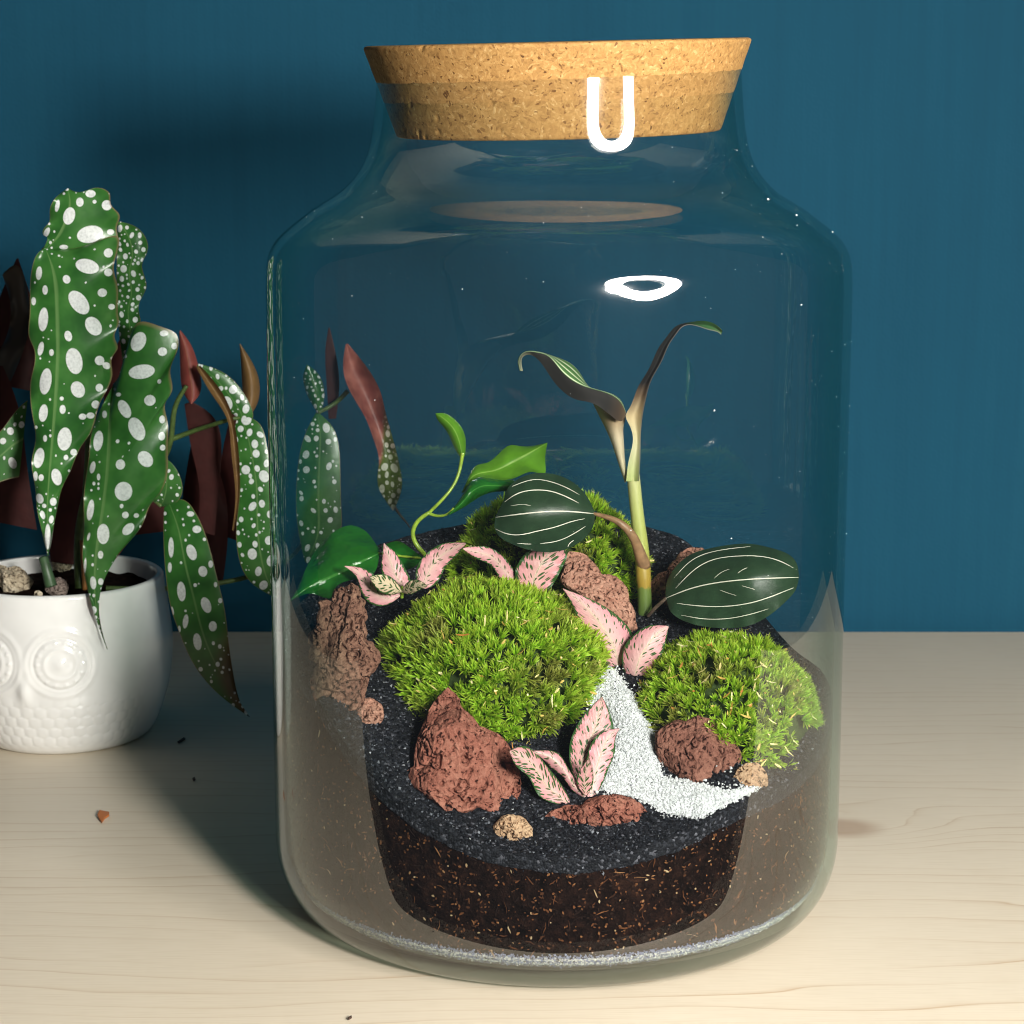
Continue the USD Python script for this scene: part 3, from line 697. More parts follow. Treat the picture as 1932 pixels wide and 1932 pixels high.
def moss(label, c, rad, n_tuft, seed, age_amount, straws, cut=-0.25, length=0.0052, bump=0.16, per=18):
    r = np.random.default_rng(seed)
    c, rad = np.array(c), np.array(rad)
    t = thing('moss_mound', label, 'moss', tuple(c), group='moss mounds inside the jar')
    # cushion
    ico = trimesh.creation.icosphere(4)
    dirs = np.array(ico.vertices)

    def surf(d):
        k = 1 + bump * (meshkit.fbm(d * 2.3 + seed, 3, seed) - 0.5) * 2
        return c + d * rad * k[..., None]
    v = surf(dirs)
    v = c + (v - c) * 0.91
    rr = np.hypot(v[:, 0] - JX, v[:, 1])
    k = np.minimum(1, 0.0985 / rr)[:, None]
    v[:, :2] = np.array([JX, 0]) + (v[:, :2] - [JX, 0]) * k
    put('cushion', (v, ico.faces), moss_core, t, smooth=True)
    # tufts, spread evenly (golden spiral with jitter)
    i = np.arange(n_tuft) + 0.5
    z = 1 - (1 - cut) * i / n_tuft
    ph = i * 2.399963 + r.normal(size=n_tuft) * 0.25
    z = np.clip(z + r.normal(size=n_tuft) * 0.015, -1, 1)
    d = np.stack([np.sqrt(1 - z * z) * np.cos(ph), np.sqrt(1 - z * z) * np.sin(ph), z], -1)
    base = surf(d)
    nrm = unit(d / rad ** 1.0)
    # keep to the jar and above the ground
    ok = (np.hypot(base[:, 0] - JX, base[:, 1]) < 0.1015) & (base[:, 2] > ground(base[:, 0], base[:, 1]) - 0.003)
    base, nrm = base[ok], nrm[ok]
    n = len(base)
    axis = unit(nrm * 0.9 + np.array([0, 0, 0.35]) + r.normal(size=(n, 3)) * 0.28)
    age = np.clip((meshkit.fbm(base * 70, 3, seed + 2) - 0.56) * 5.0 * age_amount + r.normal(size=n) * 0.10 * age_amount, 0, 0.85)
    size = length * (0.75 + 0.5 * r.random(n)) * (0.8 + 0.4 * meshkit.noise(base * 120, seed + 4))
    B = n * per
    rep = lambda a: np.repeat(a, per, 0)
    ax, bs, sz, ag = rep(axis), rep(base), rep(size), rep(age)
    a1 = unit(np.cross(ax, r.normal(size=(B, 3))))
    tilt = np.tile(np.linspace(0.12, 1.0, per) ** 0.8, n) * r.uniform(0.75, 1.1, B)
    L = sz * (1.05 - 0.25 * tilt) * r.uniform(0.8, 1.15, B)
    d0 = unit(ax * np.cos(tilt * 0.55)[:, None] + a1 * np.sin(tilt * 0.55)[:, None])
    d1 = unit(ax * np.cos(tilt * 1.25)[:, None] + a1 * np.sin(tilt * 1.25)[:, None])
    side = unit(np.cross(d0, a1 + 0.3 * r.normal(size=(B, 3))))
    w = 0.00029 * (0.8 + 0.5 * r.random(B)) * (length / 0.0052) ** 0.5
    start = bs - ax * (sz * 0.25)[:, None] + a1 * (0.0003)
    p0 = start
    p1 = p0 + d0 * (L * 0.45)[:, None]
    p2 = p1 + unit(d0 + d1) * (L * 0.35)[:, None]
    p3 = p2 + d1 * (L * 0.28)[:, None]
    keel = unit(np.cross(side, d0)) * (w * 0.35)[:, None]
    S_ = side * w[:, None]
    v = np.stack([p0 - S_ * .6, p0 + S_ * .6, p1 - S_, p1 + S_, p2 - S_ * .8, p2 + S_ * .8, p3], 1)
    f = np.array([[0, 1, 3], [0, 3, 2], [2, 3, 5], [2, 5, 4], [4, 5, 6]])
    tip = np.tile([0, 0, .45, .45, .8, .8, 1.0], B)
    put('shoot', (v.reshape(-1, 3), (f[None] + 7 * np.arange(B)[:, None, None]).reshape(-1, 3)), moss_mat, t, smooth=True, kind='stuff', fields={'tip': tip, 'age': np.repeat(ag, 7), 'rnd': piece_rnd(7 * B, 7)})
    if straws:
        k = r.integers(0, n, straws)
        P = base[k] + axis[k] * (size[k] * r.uniform(0.7, 1.05, straws))[:, None]
        u = unit(np.cross(axis[k], r.normal(size=(straws, 3))) + 0.25 * r.normal(size=(straws, 3)))
        s2 = unit(np.cross(u, axis[k]))
        ll, ww = 0.0005 + 0.0022 * r.random(straws) ** 2, r.uniform(0.00016, 0.00050, straws)
        q = unit(np.cross(u, s2))
        v = np.stack([P - u * ll[:, None] - s2 * ww[:, None] * .6, P - u * ll[:, None] + s2 * ww[:, None] * .6, P + q * (ll * .2)[:, None] + s2 * ww[:, None], P + q * (ll * .2)[:, None] - s2 * ww[:, None], P + u * ll[:, None] - s2 * ww[:, None] * .4, P + u * ll[:, None] + s2 * ww[:, None] * .4], 1)
        f = np.array([[0, 1, 2], [0, 2, 3], [3, 2, 5], [3, 5, 4]])
        put('dry_straw', (v.reshape(-1, 3), (f[None] + 6 * np.arange(straws)[:, None, None]).reshape(-1, 3)), straw_mat, t, kind='stuff', fields={'rnd': piece_rnd(6 * straws, 6)})


p = at(928, 1265, -0.012)
moss('large bright green moss mound in the middle behind the pointed red rock', (p[0], -0.012, 0.087), (0.0410, 0.044, 0.0370), 1850, 5, 1.0, 200, cut=-0.3, length=0.0056)
p = at(1372, 1310, -0.020)
moss('yellowish green moss mound with straw bits at the right near the glass', (p[0] - 0.0015, -0.022, 0.075), (0.0345, 0.044, 0.0325), 1600, 8, 1.3, 240, cut=-0.3, length=0.0043, bump=0.12)
p = at(1035, 1030, 0.050)
moss('dark green moss mound at the back behind the orchid stem', (p[0], 0.052, 0.116), (0.0385, 0.024, 0.030), 900, 13, 1.0, 60, cut=-0.2, length=0.0050, bump=0.2)
# ------------------------------------------------------------------ leaves
def leaf_shape(left, right, mid, depth, nu=60, nv=20, thick=0.00028, cup=0.0, wave=0.0, waves=7, edge_y=(0.0, 0.0), seed=0, widen=1.0):
    """a leaf with two faces. left, right, mid: lines of pixels from base to tip; depth: y at stations from base to tip;
    edge_y: how far the left and right edges stand behind (+) or before (-) the midrib, in metres"""
    Lc, Rc = curve(left, nu), curve(right, nu)
    Mc = (Lc + Rc) / 2 if mid is None else curve(mid, nu)
    Lc, Rc = Mc + (Lc - Mc) * widen, Mc + (Rc - Mc) * widen
    s = np.linspace(0, 1, nu)
    y = np.interp(s, np.linspace(0, 1, len(depth)), depth)
    if len(depth) > 2:
        y = PchipInterpolator(np.linspace(0, 1, len(depth)), depth)(s)
    t = np.linspace(-1, 1, nv)
    px = np.where(t[None] < 0, Mc[:, None, 0] + (Lc - Mc)[:, None, 0] * -t[None], Mc[:, None, 0] + (Rc - Mc)[:, None, 0] * t[None])
    py = np.where(t[None] < 0, Mc[:, None, 1] + (Lc - Mc)[:, None, 1] * -t[None], Mc[:, None, 1] + (Rc - Mc)[:, None, 1] * t[None])
    width = np.hypot(*(Rc - Lc).T); width = width / max(width.max(), 1)
    ey = np.where(t[None] < 0, edge_y[0], edge_y[1]) * np.abs(t[None]) ** 1.5 * width[:, None]
    yy = y[:, None] + ey + cup * t[None] ** 2 * width[:, None] + wave * np.sin(s * waves * 2 * np.pi + seed)[:, None] * np.abs(t[None]) ** 3 * np.sign(t[None])
    d = RIGHT * (px[..., None] - 966) / F_PX + UP * (966 - py[..., None]) / F_PX + FWD
    P = CAM + d * ((yy - CAM[1]) / d[..., 1])[..., None]
    du = np.gradient(P, axis=0); dv = np.gradient(P, axis=1)
    nn = np.cross(du, dv); nn /= np.linalg.norm(nn, axis=-1, keepdims=True) + 1e-15
    toward = np.sum(nn * (CAM - P), -1).mean()
    if toward < 0:
        nn = -nn
    rim = (1 - np.abs(t[None]) ** 6) * np.ones((nu, 1))
    A, Bk = P + nn * thick * rim[..., None] * .5, P - nn * thick * rim[..., None] * .5
    n = nu * nv
    f = grid_faces(nu, nv, flip=toward < 0)
    v = np.vstack([A.reshape(-1, 3), Bk.reshape(-1, 3)])
    F_ = np.vstack([f, f[:, ::-1] + n])
    uu = np.tile(np.repeat(s, nv), 2); tt = np.tile(np.tile(t, nu), 2)
    sd = np.r_[np.zeros(n), np.ones(n)]
    return dict(v=v, f=F_, s=uu, t=tt, side=sd, px=np.tile(px.ravel(), 2), py=np.tile(py.ravel(), 2), P=P, nn=nn, nu=nu, nv=nv, len=np.sum(np.linalg.norm(np.diff(P[:, nv // 2], axis=0), axis=1)), wid=np.linalg.norm(P[:, -1] - P[:, 0], axis=1).max())


def put_leaf(parent, L, material, label=None, extra=None, name='leaf'):
    fl = {'s': L['s'], 't': L['t'], 'side': L['side']}
    fl.update(extra or {})
    return put(name, (L['v'], L['f']), material, parent, smooth=True, label=label, fields=fl)


def stalk(parent, pts, radii_px, material, name='petiole', label=None, n=24, sides=12):
    """pts: (px, py, y)"""
    w = np.array([at(*q) for q in pts])
    rr = np.array(radii_px, float) * np.array([np.dot(q - CAM, FWD) for q in w]) / F_PX
    c = curve(w, n)
    return put(name, tube(c, np.interp(np.linspace(0, 1, n), np.linspace(0, 1, len(rr)), rr), sides), material, parent, smooth=True, label=label)


def simple_leafmat(name, top, under, rough=0.4, spec=0.5, trans=0.2, vein=None, bump=0.0006, grain=160.0):
    nodes = {'sd': ('attribute', {'attribute': 'side'}), 't': ('attribute', {'attribute': 't'}), 's': ('attribute', {'attribute': 's'}), 'g': ('geometry', {}),
             'n': ('noise_texture', {'scale': grain, 'detail': 3.0}), 'v': ('map_range', {'from_min': 0.25, 'from_max': 0.75, 'to_min': 0.78, 'to_max': 1.2}),
             'mx': ('mix_color', {'a': top, 'b': under}), 'hv': ('hsv', {}), 'ab': ('math', {'math_type': 'absolute'}), 'vr': ('rgb_ramp', {'ramp': [(0.0, (1,) * 3), (0.035, (0.8,) * 3), (0.07, (0,) * 3)]}),
             'vm': ('mix_color', {'b': vein or top}),
             'b': ('bump', {'strength': 0.5, 'distance': bump}), 'p': ('principled_bsdf', {'roughness': rough, 'specular_ior_level': spec}), 'tl': ('translucent_bsdf', {}), 'm': ('mix_closure', {'fac': trans})}
    links = [('g.position', 'n.vector'), ('n.fac', 'v.value'), ('sd.fac', 'mx.fac'), ('t.fac', 'ab.value1'), ('ab.value', 'vr.fac'), ('vr.color', 'vm.fac'), ('mx.result', 'vm.a'), ('vm.result', 'hv.color'), ('v.result', 'hv.value'), ('hv.color', 'p.base_color'), ('hv.color', 'tl.color'),
             ('n.fac', 'b.height'), ('b.normal', 'p.normal'), ('p.BSDF', 'm.closure1'), ('tl.BSDF', 'm.closure2')]
    return mat(name, nodes, links, surface='m.closure')


def stem_mat(name, c, rough=0.45):
    return mat(name, {'g': ('geometry', {}), 'n': ('noise_texture', {'scale': 300.0, 'detail': 2.0}), 'r': ('rgb_ramp', {'ramp': [(0.3, tuple(.7 * q for q in c)), (0.7, tuple(1.2 * q for q in c))]}), 'p': ('principled_bsdf', {'roughness': rough})}, [('g.position', 'n.vector'), ('n.fac', 'r.fac'), ('r.color', 'p.base_color')])


# ------------------------------------------------------------------ jewel orchid
orchid_leaf = simple_leafmat('orchid_leaf', (0.020, 0.046, 0.022), (0.12, 0.045, 0.04), rough=0.42, spec=0.35, trans=0.05, vein=(0.020, 0.046, 0.022))
vein_mat = mat('white_vein', {'p': ('principled_bsdf', {'base_color': (0.72, 0.68, 0.58), 'roughness': 0.5})})
sx, sy = 1215, 1165
oy = hit(sx, sy)[1] + 0.004
orchid = thing('jewel_orchid', 'upright orchid with dark white striped leaves and a thick pale stem', 'plant', tuple(at(sx, sy, oy)))
blade_ramp = mat('orchid_blade', {
    's': ('attribute', {'attribute': 's'}), 't': ('attribute', {'attribute': 't'}), 'sd': ('attribute', {'attribute': 'side'}), 'g': ('geometry', {}), 'n': ('noise_texture', {'scale': 220.0, 'detail': 2.0}),
    'r': ('rgb_ramp', {'ramp': [(0.0, (0.36, 0.42, 0.16)), (0.14, (0.50, 0.48, 0.30)), (0.30, (0.48, 0.38, 0.22)), (0.40, (0.12, 0.08, 0.05)), (0.46, (0.016, 0.015, 0.015)), (0.80, (0.016, 0.017, 0.017)), (0.92, (0.05, 0.14, 0.05)), (1.0, (0.10, 0.18, 0.07))]}),
    'e': ('rgb_ramp', {'ramp': [(0.0, (0,) * 3), (0.80, (0,) * 3), (0.92, (0.55,) * 3), (1.0, (0.75,) * 3)]}), 'mx': ('mix_color', {'b': (0.30, 0.27, 0.26)}),
    'p': ('principled_bsdf', {'roughness': 0.6, 'specular_ior_level': 0.15})},
    [('g.position', 'n.vector'), ('s.fac', 'r.fac'), ('t.fac', 'e.fac'), ('e.color', 'mx.fac'), ('r.color', 'mx.a'), ('mx.result', 'p.base_color')])
blade2 = mat('orchid_blade_folded', {
    's': ('attribute', {'attribute': 's'}), 't': ('attribute', {'attribute': 't'}),
    'lower': ('rgb_ramp', {'ramp': [(0.0, (0.10, 0.065, 0.04)), (0.10, (0.035, 0.024, 0.016)), (0.18, (0.011, 0.010, 0.009)), (0.80, (0.011, 0.011, 0.010)), (0.92, (0.16, 0.17, 0.12)), (1.0, (0.22, 0.24, 0.16))]}),
    'tm': ('math', {'math_type': 'multiply_add', 'value2': 3.2, 'value3': 10.1}), 'fr': ('math', {'math_type': 'fraction'}),
    'stripe': ('rgb_ramp', {'ramp': [(0.0, (0.045, 0.12, 0.035)), (0.62, (0.07, 0.17, 0.05)), (0.78, (0.50, 0.55, 0.38)), (0.90, (0.45, 0.5, 0.34)), (1.0, (0.045, 0.12, 0.035))]}),
    'sel': ('map_range', {'from_min': -0.03, 'from_max': 0.03, 'to_min': 1.0, 'to_max': 0.0, 'clamp': True}), 'mx': ('mix_color', {}), 'p': ('principled_bsdf', {'roughness': 0.6, 'specular_ior_level': 0.15})},
    [('s.fac', 'lower.fac'), ('t.fac', 'tm.value1'), ('tm.value', 'fr.value1'), ('fr.value', 'stripe.fac'), ('t.fac', 'sel.value'), ('sel.result', 'mx.fac'), ('lower.color', 'mx.a'), ('stripe.color', 'mx.b'), ('mx.result', 'p.base_color')])
stem_ramp = mat('orchid_stem', {
    'g': ('geometry', {}), 's': ('attribute', {'attribute': 's'}), 'n': ('noise_texture', {'scale': 500.0, 'detail': 3.0}), 'ad': ('math', {'math_type': 'multiply_add', 'value2': 0.05}),
    'r': ('rgb_ramp', {'ramp': [(0.0, (0.055, 0.10, 0.022)), (0.262, (0.115, 0.17, 0.035)), (0.268, (0.30, 0.20, 0.03)), (0.38, (0.34, 0.24, 0.04)), (0.50, (0.33, 0.36, 0.08)), (0.75, (0.38, 0.42, 0.13)), (1.0, (0.45, 0.45, 0.20))]}), 'p': ('principled_bsdf', {'roughness': 0.38, 'subsurface_weight': 0.0})},
    [('g.position', 'n.vector'), ('n.fac', 'ad.value1'), ('s.fac', 'ad.value3'), ('ad.value', 'r.fac'), ('r.color', 'p.base_color')])
w = np.array([at(*q, oy + d) for q, d in (((1216, 1172), 0.0), ((1216, 1130), 0.0), ((1214, 1085), 0.0), ((1211, 1040), 0.001), ((1204, 985), 0.001), ((1198, 930), 0.001), ((1194, 890), 0.001))])
cc = curve(w, 40)
v, f = tube(cc, np.interp(np.linspace(0, 1, 40), [0, 0.26, 0.268, 0.4, 0.7, 1], np.array([14.5, 13.5, 14.6, 14.5, 13, 12.5]) * 0.84 / F_PX), 20, caps=False)
put('stem', (v, f), stem_ramp, orchid, smooth=True, fields={'s': np.repeat(np.linspace(0, 1, 40), 20)})
Ll = C('c3', [(835, 1000), (850, 880), (872, 770), (852, 690), (832, 640), (856, 590), (900, 480), (960, 380), (1010, 270), (1060, 200), (1110, 145), (1180, 125), (1250, 115), (1320, 130), (1362, 165)])
Rl = C('c3', [(905, 1000), (912, 880), (915, 760), (925, 640), (945, 540), (975, 440), (1030, 340), (1075, 240), (1110, 190), (1150, 145), (1210, 140), (1290, 165), (1345, 180), (1358, 192)])
put_leaf(orchid, leaf_shape(Ll, Rl, None, [oy - .001, oy - .004, oy - .008, oy - .012, oy - .022], 80, 16, cup=-0.004, thick=0.0006), blade_ramp, 'right upper leaf rolled along its length, pale at the base and dark above')
Ll = C('c3', [(828, 1010), (790, 900), (750, 780), (705, 680), (660, 590), (640, 545)])
Rl = C('c3', [(842, 960), (826, 860), (822, 780), (820, 700), (832, 650), (815, 585), (790, 540)])
fun = mat('orchid_sheath', {'s': ('attribute', {'attribute': 's'}), 'r': ('rgb_ramp', {'ramp': [(0.0, (0.45, 0.42, 0.27)), (0.45, (0.52, 0.44, 0.30)), (0.7, (0.30, 0.21, 0.12)), (1.0, (0.14, 0.09, 0.055))]}), 'p': ('principled_bsdf', {'roughness': 0.4})}, [('s.fac', 'r.fac'), ('r.color', 'p.base_color')])
put_leaf(orchid, leaf_shape(Ll, Rl, None, [oy - .001, oy - .006, oy - .010], 40, 16, cup=0.007, thick=0.0006), fun, 'pale funnel shaped leaf base', name='leaf_base')
Ul = C('c3', [(828, 612), (800, 548), (720, 508), (640, 487), (590, 420), (530, 352), (430, 308), (340, 284), (270, 289), (238, 330), (248, 392)])
Dl = C('c3', [(830, 640), (810, 668), (740, 630), (640, 567), (560, 550), (480, 500), (420, 430), (360, 342), (300, 302), (264, 315), (264, 392)])
Ml = C('c3', [(830, 625), (795, 556), (725, 513), (620, 482), (548, 452), (470, 388), (405, 312), (335, 290), (272, 294), (246, 330), (254, 392)])
put_leaf(orchid, leaf_shape(Ul, Dl, Ml, [oy - .010, oy - .014, oy - .020, oy - .026], 80, 20, edge_y=(0.008, -0.004), thick=0.0005), blade2, 'left upper leaf folded so that a green striped strip of its face shows')


def vein(parent, L, pts, wpx, n=26):
    """a raised white vein on the leaf L along the pixels pts"""
    from scipy.interpolate import LinearNDInterpolator
    P = L['P'].reshape(-1, 3); N = L['nn'].reshape(-1, 3)
    k = len(P)
    I = LinearNDInterpolator(np.stack([L['px'][:k], L['py'][:k]], -1), np.hstack([P, N]))
    c = curve(pts, n)
    q = I(c)
    q = q[~np.isnan(q[:, 0])]
    if len(q) < 4:
        return
    m = len(q)
    r = 0.66 * wpx * 0.82 / F_PX * np.interp(np.linspace(0, 1, m), [0, 0.15, 0.85, 1], [0.45, 1, 1, 0.45])
    put('vein', tube(q[:, :3] + q[:, 3:] * 0.00008, r, 6), vein_mat, parent, smooth=True)


La = leaf_shape(C('c3', [(662, 1172), (622, 1090), (560, 1020), (480, 975), (390, 955), (300, 962), (220, 1000), (175, 1050), (155, 1110), (130, 1160), (113, 1200)]),
                C('c3', [(662, 1188), (652, 1250), (600, 1320), (540, 1360), (470, 1385), (390, 1392), (300, 1380), (200, 1345), (130, 1300), (108, 1255), (113, 1202)]),
                C('c3', [(662, 1180), (480, 1166), (300, 1176), (113, 1201)]), [oy - 0.004, oy - 0.010, oy - 0.012, oy - 0.004], 60, 40, edge_y=(0.014, -0.016), wave=0.0006)
lf = put_leaf(orchid, La, orchid_leaf, 'left lower leaf, round, dark green with white stripes')
for pts, wv in ((((658, 1180), (480, 1166), (300, 1176), (116, 1200)), 2.1), (((165, 1115), (240, 1068), (340, 1050), (430, 1060), (520, 1095), (572, 1122)), 1.8), (((205, 1030), (280, 1002), (340, 992), (420, 1005), (500, 1035), (576, 1076)), 1.3),
                (((115, 1265), (170, 1290), (250, 1297), (340, 1278), (440, 1255), (530, 1225), (606, 1208)), 1.7), (((360, 1345), (440, 1335), (520, 1305), (610, 1250)), 1.4), (((195, 1136), (230, 1132), (262, 1130), (312, 1136)), 1.0), (((232, 1343), (270, 1347), (312, 1348)), 0.9), (((512, 1363), (522, 1345), (545, 1328)), 1.3)):
    vein(lf, La, C('c3', pts), wv)
stalk(orchid, [(*q, oy + d) for q, d in zip(C('c3', [(655, 1180), (740, 1202), (810, 1238), (862, 1292), (892, 1350), (915, 1415), (935, 1470)]).tolist(), (-0.004, -0.006, -0.007, -0.006, -0.004, -0.002, 0.0))], [3.2, 5.0, 7.0, 8.5, 9.5, 11.5, 13.0], stem_mat('orchid_petiole', (0.26, 0.15, 0.075)))
La = leaf_shape(C('c3', [(1052, 1642), (1058, 1560), (1110, 1470), (1200, 1400), (1300, 1370), (1500, 1345), (1640, 1370), (1740, 1410), (1778, 1460), (1788, 1528)]),
                C('c3', [(1054, 1650), (1080, 1720), (1150, 1770), (1250, 1800), (1400, 1812), (1520, 1795), (1640, 1730), (1720, 1660), (1770, 1600), (1788, 1534)]),
                C('c3', [(1054, 1646), (1200, 1590), (1400, 1552), (1600, 1537), (1788, 1531)]), [oy - 0.012, oy - 0.022, oy - 0.030, oy - 0.022], 60, 40, edge_y=(0.018, -0.008), wave=0.0006)
lf = put_leaf(orchid, La, orchid_leaf, 'right lower leaf, long oval, dark green with white stripes')
for pts, wv in ((((1060, 1644), (1200, 1590), (1400, 1552), (1600, 1537), (1784, 1531)), 1.9), (((1110, 1590), (1200, 1500), (1300, 1440), (1450, 1415), (1600, 1420), (1700, 1450), (1772, 1490)), 1.6), (((1100, 1535), (1170, 1460), (1250, 1410), (1400, 1375), (1520, 1362)), 1.1),
                (((1115, 1675), (1250, 1690), (1400, 1690), (1550, 1665), (1680, 1620), (1780, 1580)), 1.6), (((1140, 1740), (1260, 1760), (1400, 1758), (1520, 1735), (1620, 1705)), 1.2), (((1318, 1540), (1360, 1505), (1410, 1485)), 0.9), (((1450, 1510), (1475, 1492), (1505, 1478)), 1.0), (((1345, 1598), (1390, 1615), (1450, 1634)), 0.8), (((1470, 1576), (1510, 1588), (1550, 1600)), 0.8)):
    vein(lf, La, C('c3', pts), wv)
stalk(orchid, [(*q, oy + d) for q, d in zip(C('c3', [(955, 1745), (1000, 1695), (1058, 1645)]).tolist(), (-0.006, -0.010, -0.012))], [3.5, 3.5, 3.0], stem_mat('orchid_petiole_dark', (0.10, 0.07, 0.05)))

# ------------------------------------------------------------------ glossy green plant at the back left
bright_leaf = simple_leafmat('bright_leaf', (0.10, 0.27, 0.018), (0.16, 0.32, 0.04), rough=0.28, trans=0.3, vein=(0.24, 0.42, 0.08))
dark_leaf = simple_leafmat('glossy_leaf', (0.012, 0.105, 0.012), (0.05, 0.15, 0.03), rough=0.16, spec=0.6, bump=0.006, grain=70.0, trans=0.1, vein=(0.045, 0.19, 0.03))
green_stem = stem_mat('green_stem', (0.24, 0.36, 0.035), 0.35)
gy = 0.030
green = thing('green_plant', 'small green plant with glossy leaves and a curved lime stem at the back left', 'plant', tuple(at(805, 1050, gy)))
K = lambda pts, ys: [(*q, y) for q, y in zip(C('c2', pts).tolist(), ys)]
stalk(green, K([(845, 1010), (790, 950), (762, 890), (768, 840), (800, 795), (850, 760)], [gy - .002, gy, gy, gy, gy, gy]), [4.5, 4.5, 4.2, 4.2, 4.0, 3.6], green_stem, 'stem')
stalk(green, K([(848, 762), (930, 680), (990, 600), (1020, 520), (1035, 430)], [gy, gy, gy + .002, gy + .004, gy + .004]), [3.2, 3.0, 2.8, 3.2, 3.6], green_stem)
stalk(green, K([(850, 765), (900, 778), (950, 768), (985, 735)], [gy, gy - .002, gy - .004, gy - .006]), [3.2, 2.6, 2.3, 2.0], green_stem)
put_leaf(green, leaf_shape(C('c2', [(1018, 450), (982, 385), (940, 300), (892, 240), (886, 214)]), C('c2', [(1048, 450), (1053, 360), (1030, 290), (980, 235), (930, 210), (886, 212)]), None, [gy + .004, gy + .002, gy - .004], 40, 16, cup=0.003), bright_leaf, 'narrow curled leaf at the top of the stem')
put_leaf(green, leaf_shape(C('c2', [(1030, 650), (1070, 560), (1110, 500), (1180, 480), (1290, 390), (1360, 393), (1503, 374)]), C('c2', [(1040, 650), (1130, 572), (1250, 580), (1340, 562), (1420, 535), (1488, 545), (1492, 480), (1503, 378)]), C('c2', [(1034, 650), (1100, 555), (1200, 530), (1330, 470), (1503, 376)]), [gy + .010, gy + .016, gy + .020, gy + .026], 46, 24, edge_y=(0.006, -0.004), wave=0.0008, waves=3), bright_leaf, 'large bright lime leaf')
put_leaf(green, leaf_shape(C('c2', [(955, 768), (1030, 670), (1080, 590), (1130, 565), (1200, 575), (1320, 580)]), C('c2', [(965, 772), (1040, 732), (1100, 692), (1180, 652), (1320, 645)]), None, [gy - .006, gy - .006, gy + .002, gy + .010], 40, 20, cup=0.006), dark_leaf, 'dark shiny leaf below the lime leaf')
put_leaf(green, leaf_shape(C('c2', [(575, 960), (545, 915), (500, 862), (420, 830), (320, 870), (230, 960), (170, 1070), (130, 1160), (84, 1243)]), C('c2', [(575, 1000), (555, 1080), (520, 1112), (420, 1132), (330, 1180), (310, 1230), (200, 1207), (150, 1217), (84, 1246)]), C('c2', [(575, 985), (450, 1045), (350, 1100), (200, 1165), (84, 1245)]), [gy - .020, gy - .026, gy - .034, gy - .040], 60, 32, edge_y=(0.020, -0.006), wave=0.0012, waves=3), dark_leaf, 'broad dark glossy leaf hanging over the tall rock')
put_leaf(green, leaf_shape(C('c2', [(590, 945), (680, 918), (740, 950), (812, 1005)]), C('c2', [(595, 965), (650, 1045), (740, 1072), (812, 1018)]), None, [gy - .014, gy - .010, gy - .004], 36, 18, cup=-0.004), dark_leaf, 'small dark leaf beside the stem foot')
stalk(green, K([(800, 1010), (700, 1000), (570, 985)], [gy - .006, gy - .012, gy - .020]), [2.2, 2.2, 2.4], green_stem)

# ------------------------------------------------------------------ pink fittonias
fit_nodes = {
    's': ('attribute', {'attribute': 's'}), 't': ('attribute', {'attribute': 't'}), 'sd': ('attribute', {'attribute': 'side'}), 'pat': ('attribute', {'attribute': 'pat'}), 'g': ('geometry', {}),
    'nz': ('noise_texture', {'scale': 1.7, 'detail': 2.0}), 'ja': ('noise_texture', {'scale': 1000.0, 'detail': 2.0}),
    'v': ('voronoi_texture', {'scale': 1.0, 'randomness': 0.85}), 'th': ('map_range', {'from_min': 0.0, 'from_max': 1.0, 'to_min': 0.12, 'to_max': 0.40}), 'sc': ('separate_color', {}),
    'lt': ('math', {'math_type': 'subtract'}), 'fl': ('map_range', {'range_type': 'smoothstep', 'from_min': -0.05, 'from_max': 0.05, 'to_min': 0.0, 'to_max': 1.0, 'clamp': True}),
    'ab': ('math', {'math_type': 'absolute'}), 'ed': ('math', {'math_type': 'multiply_add', 'value2': 0.55}), 'ef': ('map_range', {'range_type': 'smoothstep', 'from_min': 1.10, 'from_max': 1.15, 'to_min': 0.0, 'to_max': 1.0, 'clamp': True}),
    'mxx': ('math', {'math_type': 'maximum'}),
    'pk': ('rgb_ramp', {}), 'mr': ('rgb_ramp', {'ramp': [(0.0, (1,) * 3), (0.03, (0.9,) * 3), (0.06, (0,) * 3)]}),
    'c1': ('mix_color', {'b': (0.78, 0.60, 0.47)}), 'c2': ('mix_color', {'b': (0.035, 0.10, 0.022)}), 'c3': ('mix_color', {'b': (0.16, 0.16, 0.04)}),
    'bu': ('bump', {'strength': 0.4, 'distance': 0.0004, 'invert': True}),
    'p': ('principled_bsdf', {'roughness': 0.42, 'specular_ior_level': 0.4}), 'tl': ('translucent_bsdf', {}), 'm': ('mix_closure', {'fac': 0.18})}
fit_links = [('pat.color', 'v.vector'), ('pat.color', 'nz.vector'), ('g.position', 'ja.vector'), ('v.color', 'sc.color'), ('sc.r', 'th.value'), ('th.result', 'lt.value1'), ('v.distance', 'lt.value2'), ('lt.value', 'fl.value'),
             ('t.fac', 'ab.value1'), ('nz.fac', 'ed.value1'), ('ab.value', 'ed.value3'), ('ed.value', 'ef.value'), ('fl.result', 'mxx.value1'), ('ef.result', 'mxx.value2'),
             ('ab.value', 'pk.fac'), ('ab.value', 'mr.fac'), ('pk.color', 'c1.a'), ('mr.color', 'c1.fac'), ('c1.result', 'c2.a'), ('mxx.value', 'c2.fac'), ('c2.result', 'c3.a'), ('sd.fac', 'c3.fac'), ('c3.result', 'p.base_color'), ('c3.result', 'tl.color'),
             ('v.distance', 'bu.height'), ('bu.normal', 'p.normal'), ('p.BSDF', 'm.closure1'), ('tl.BSDF', 'm.closure2')]


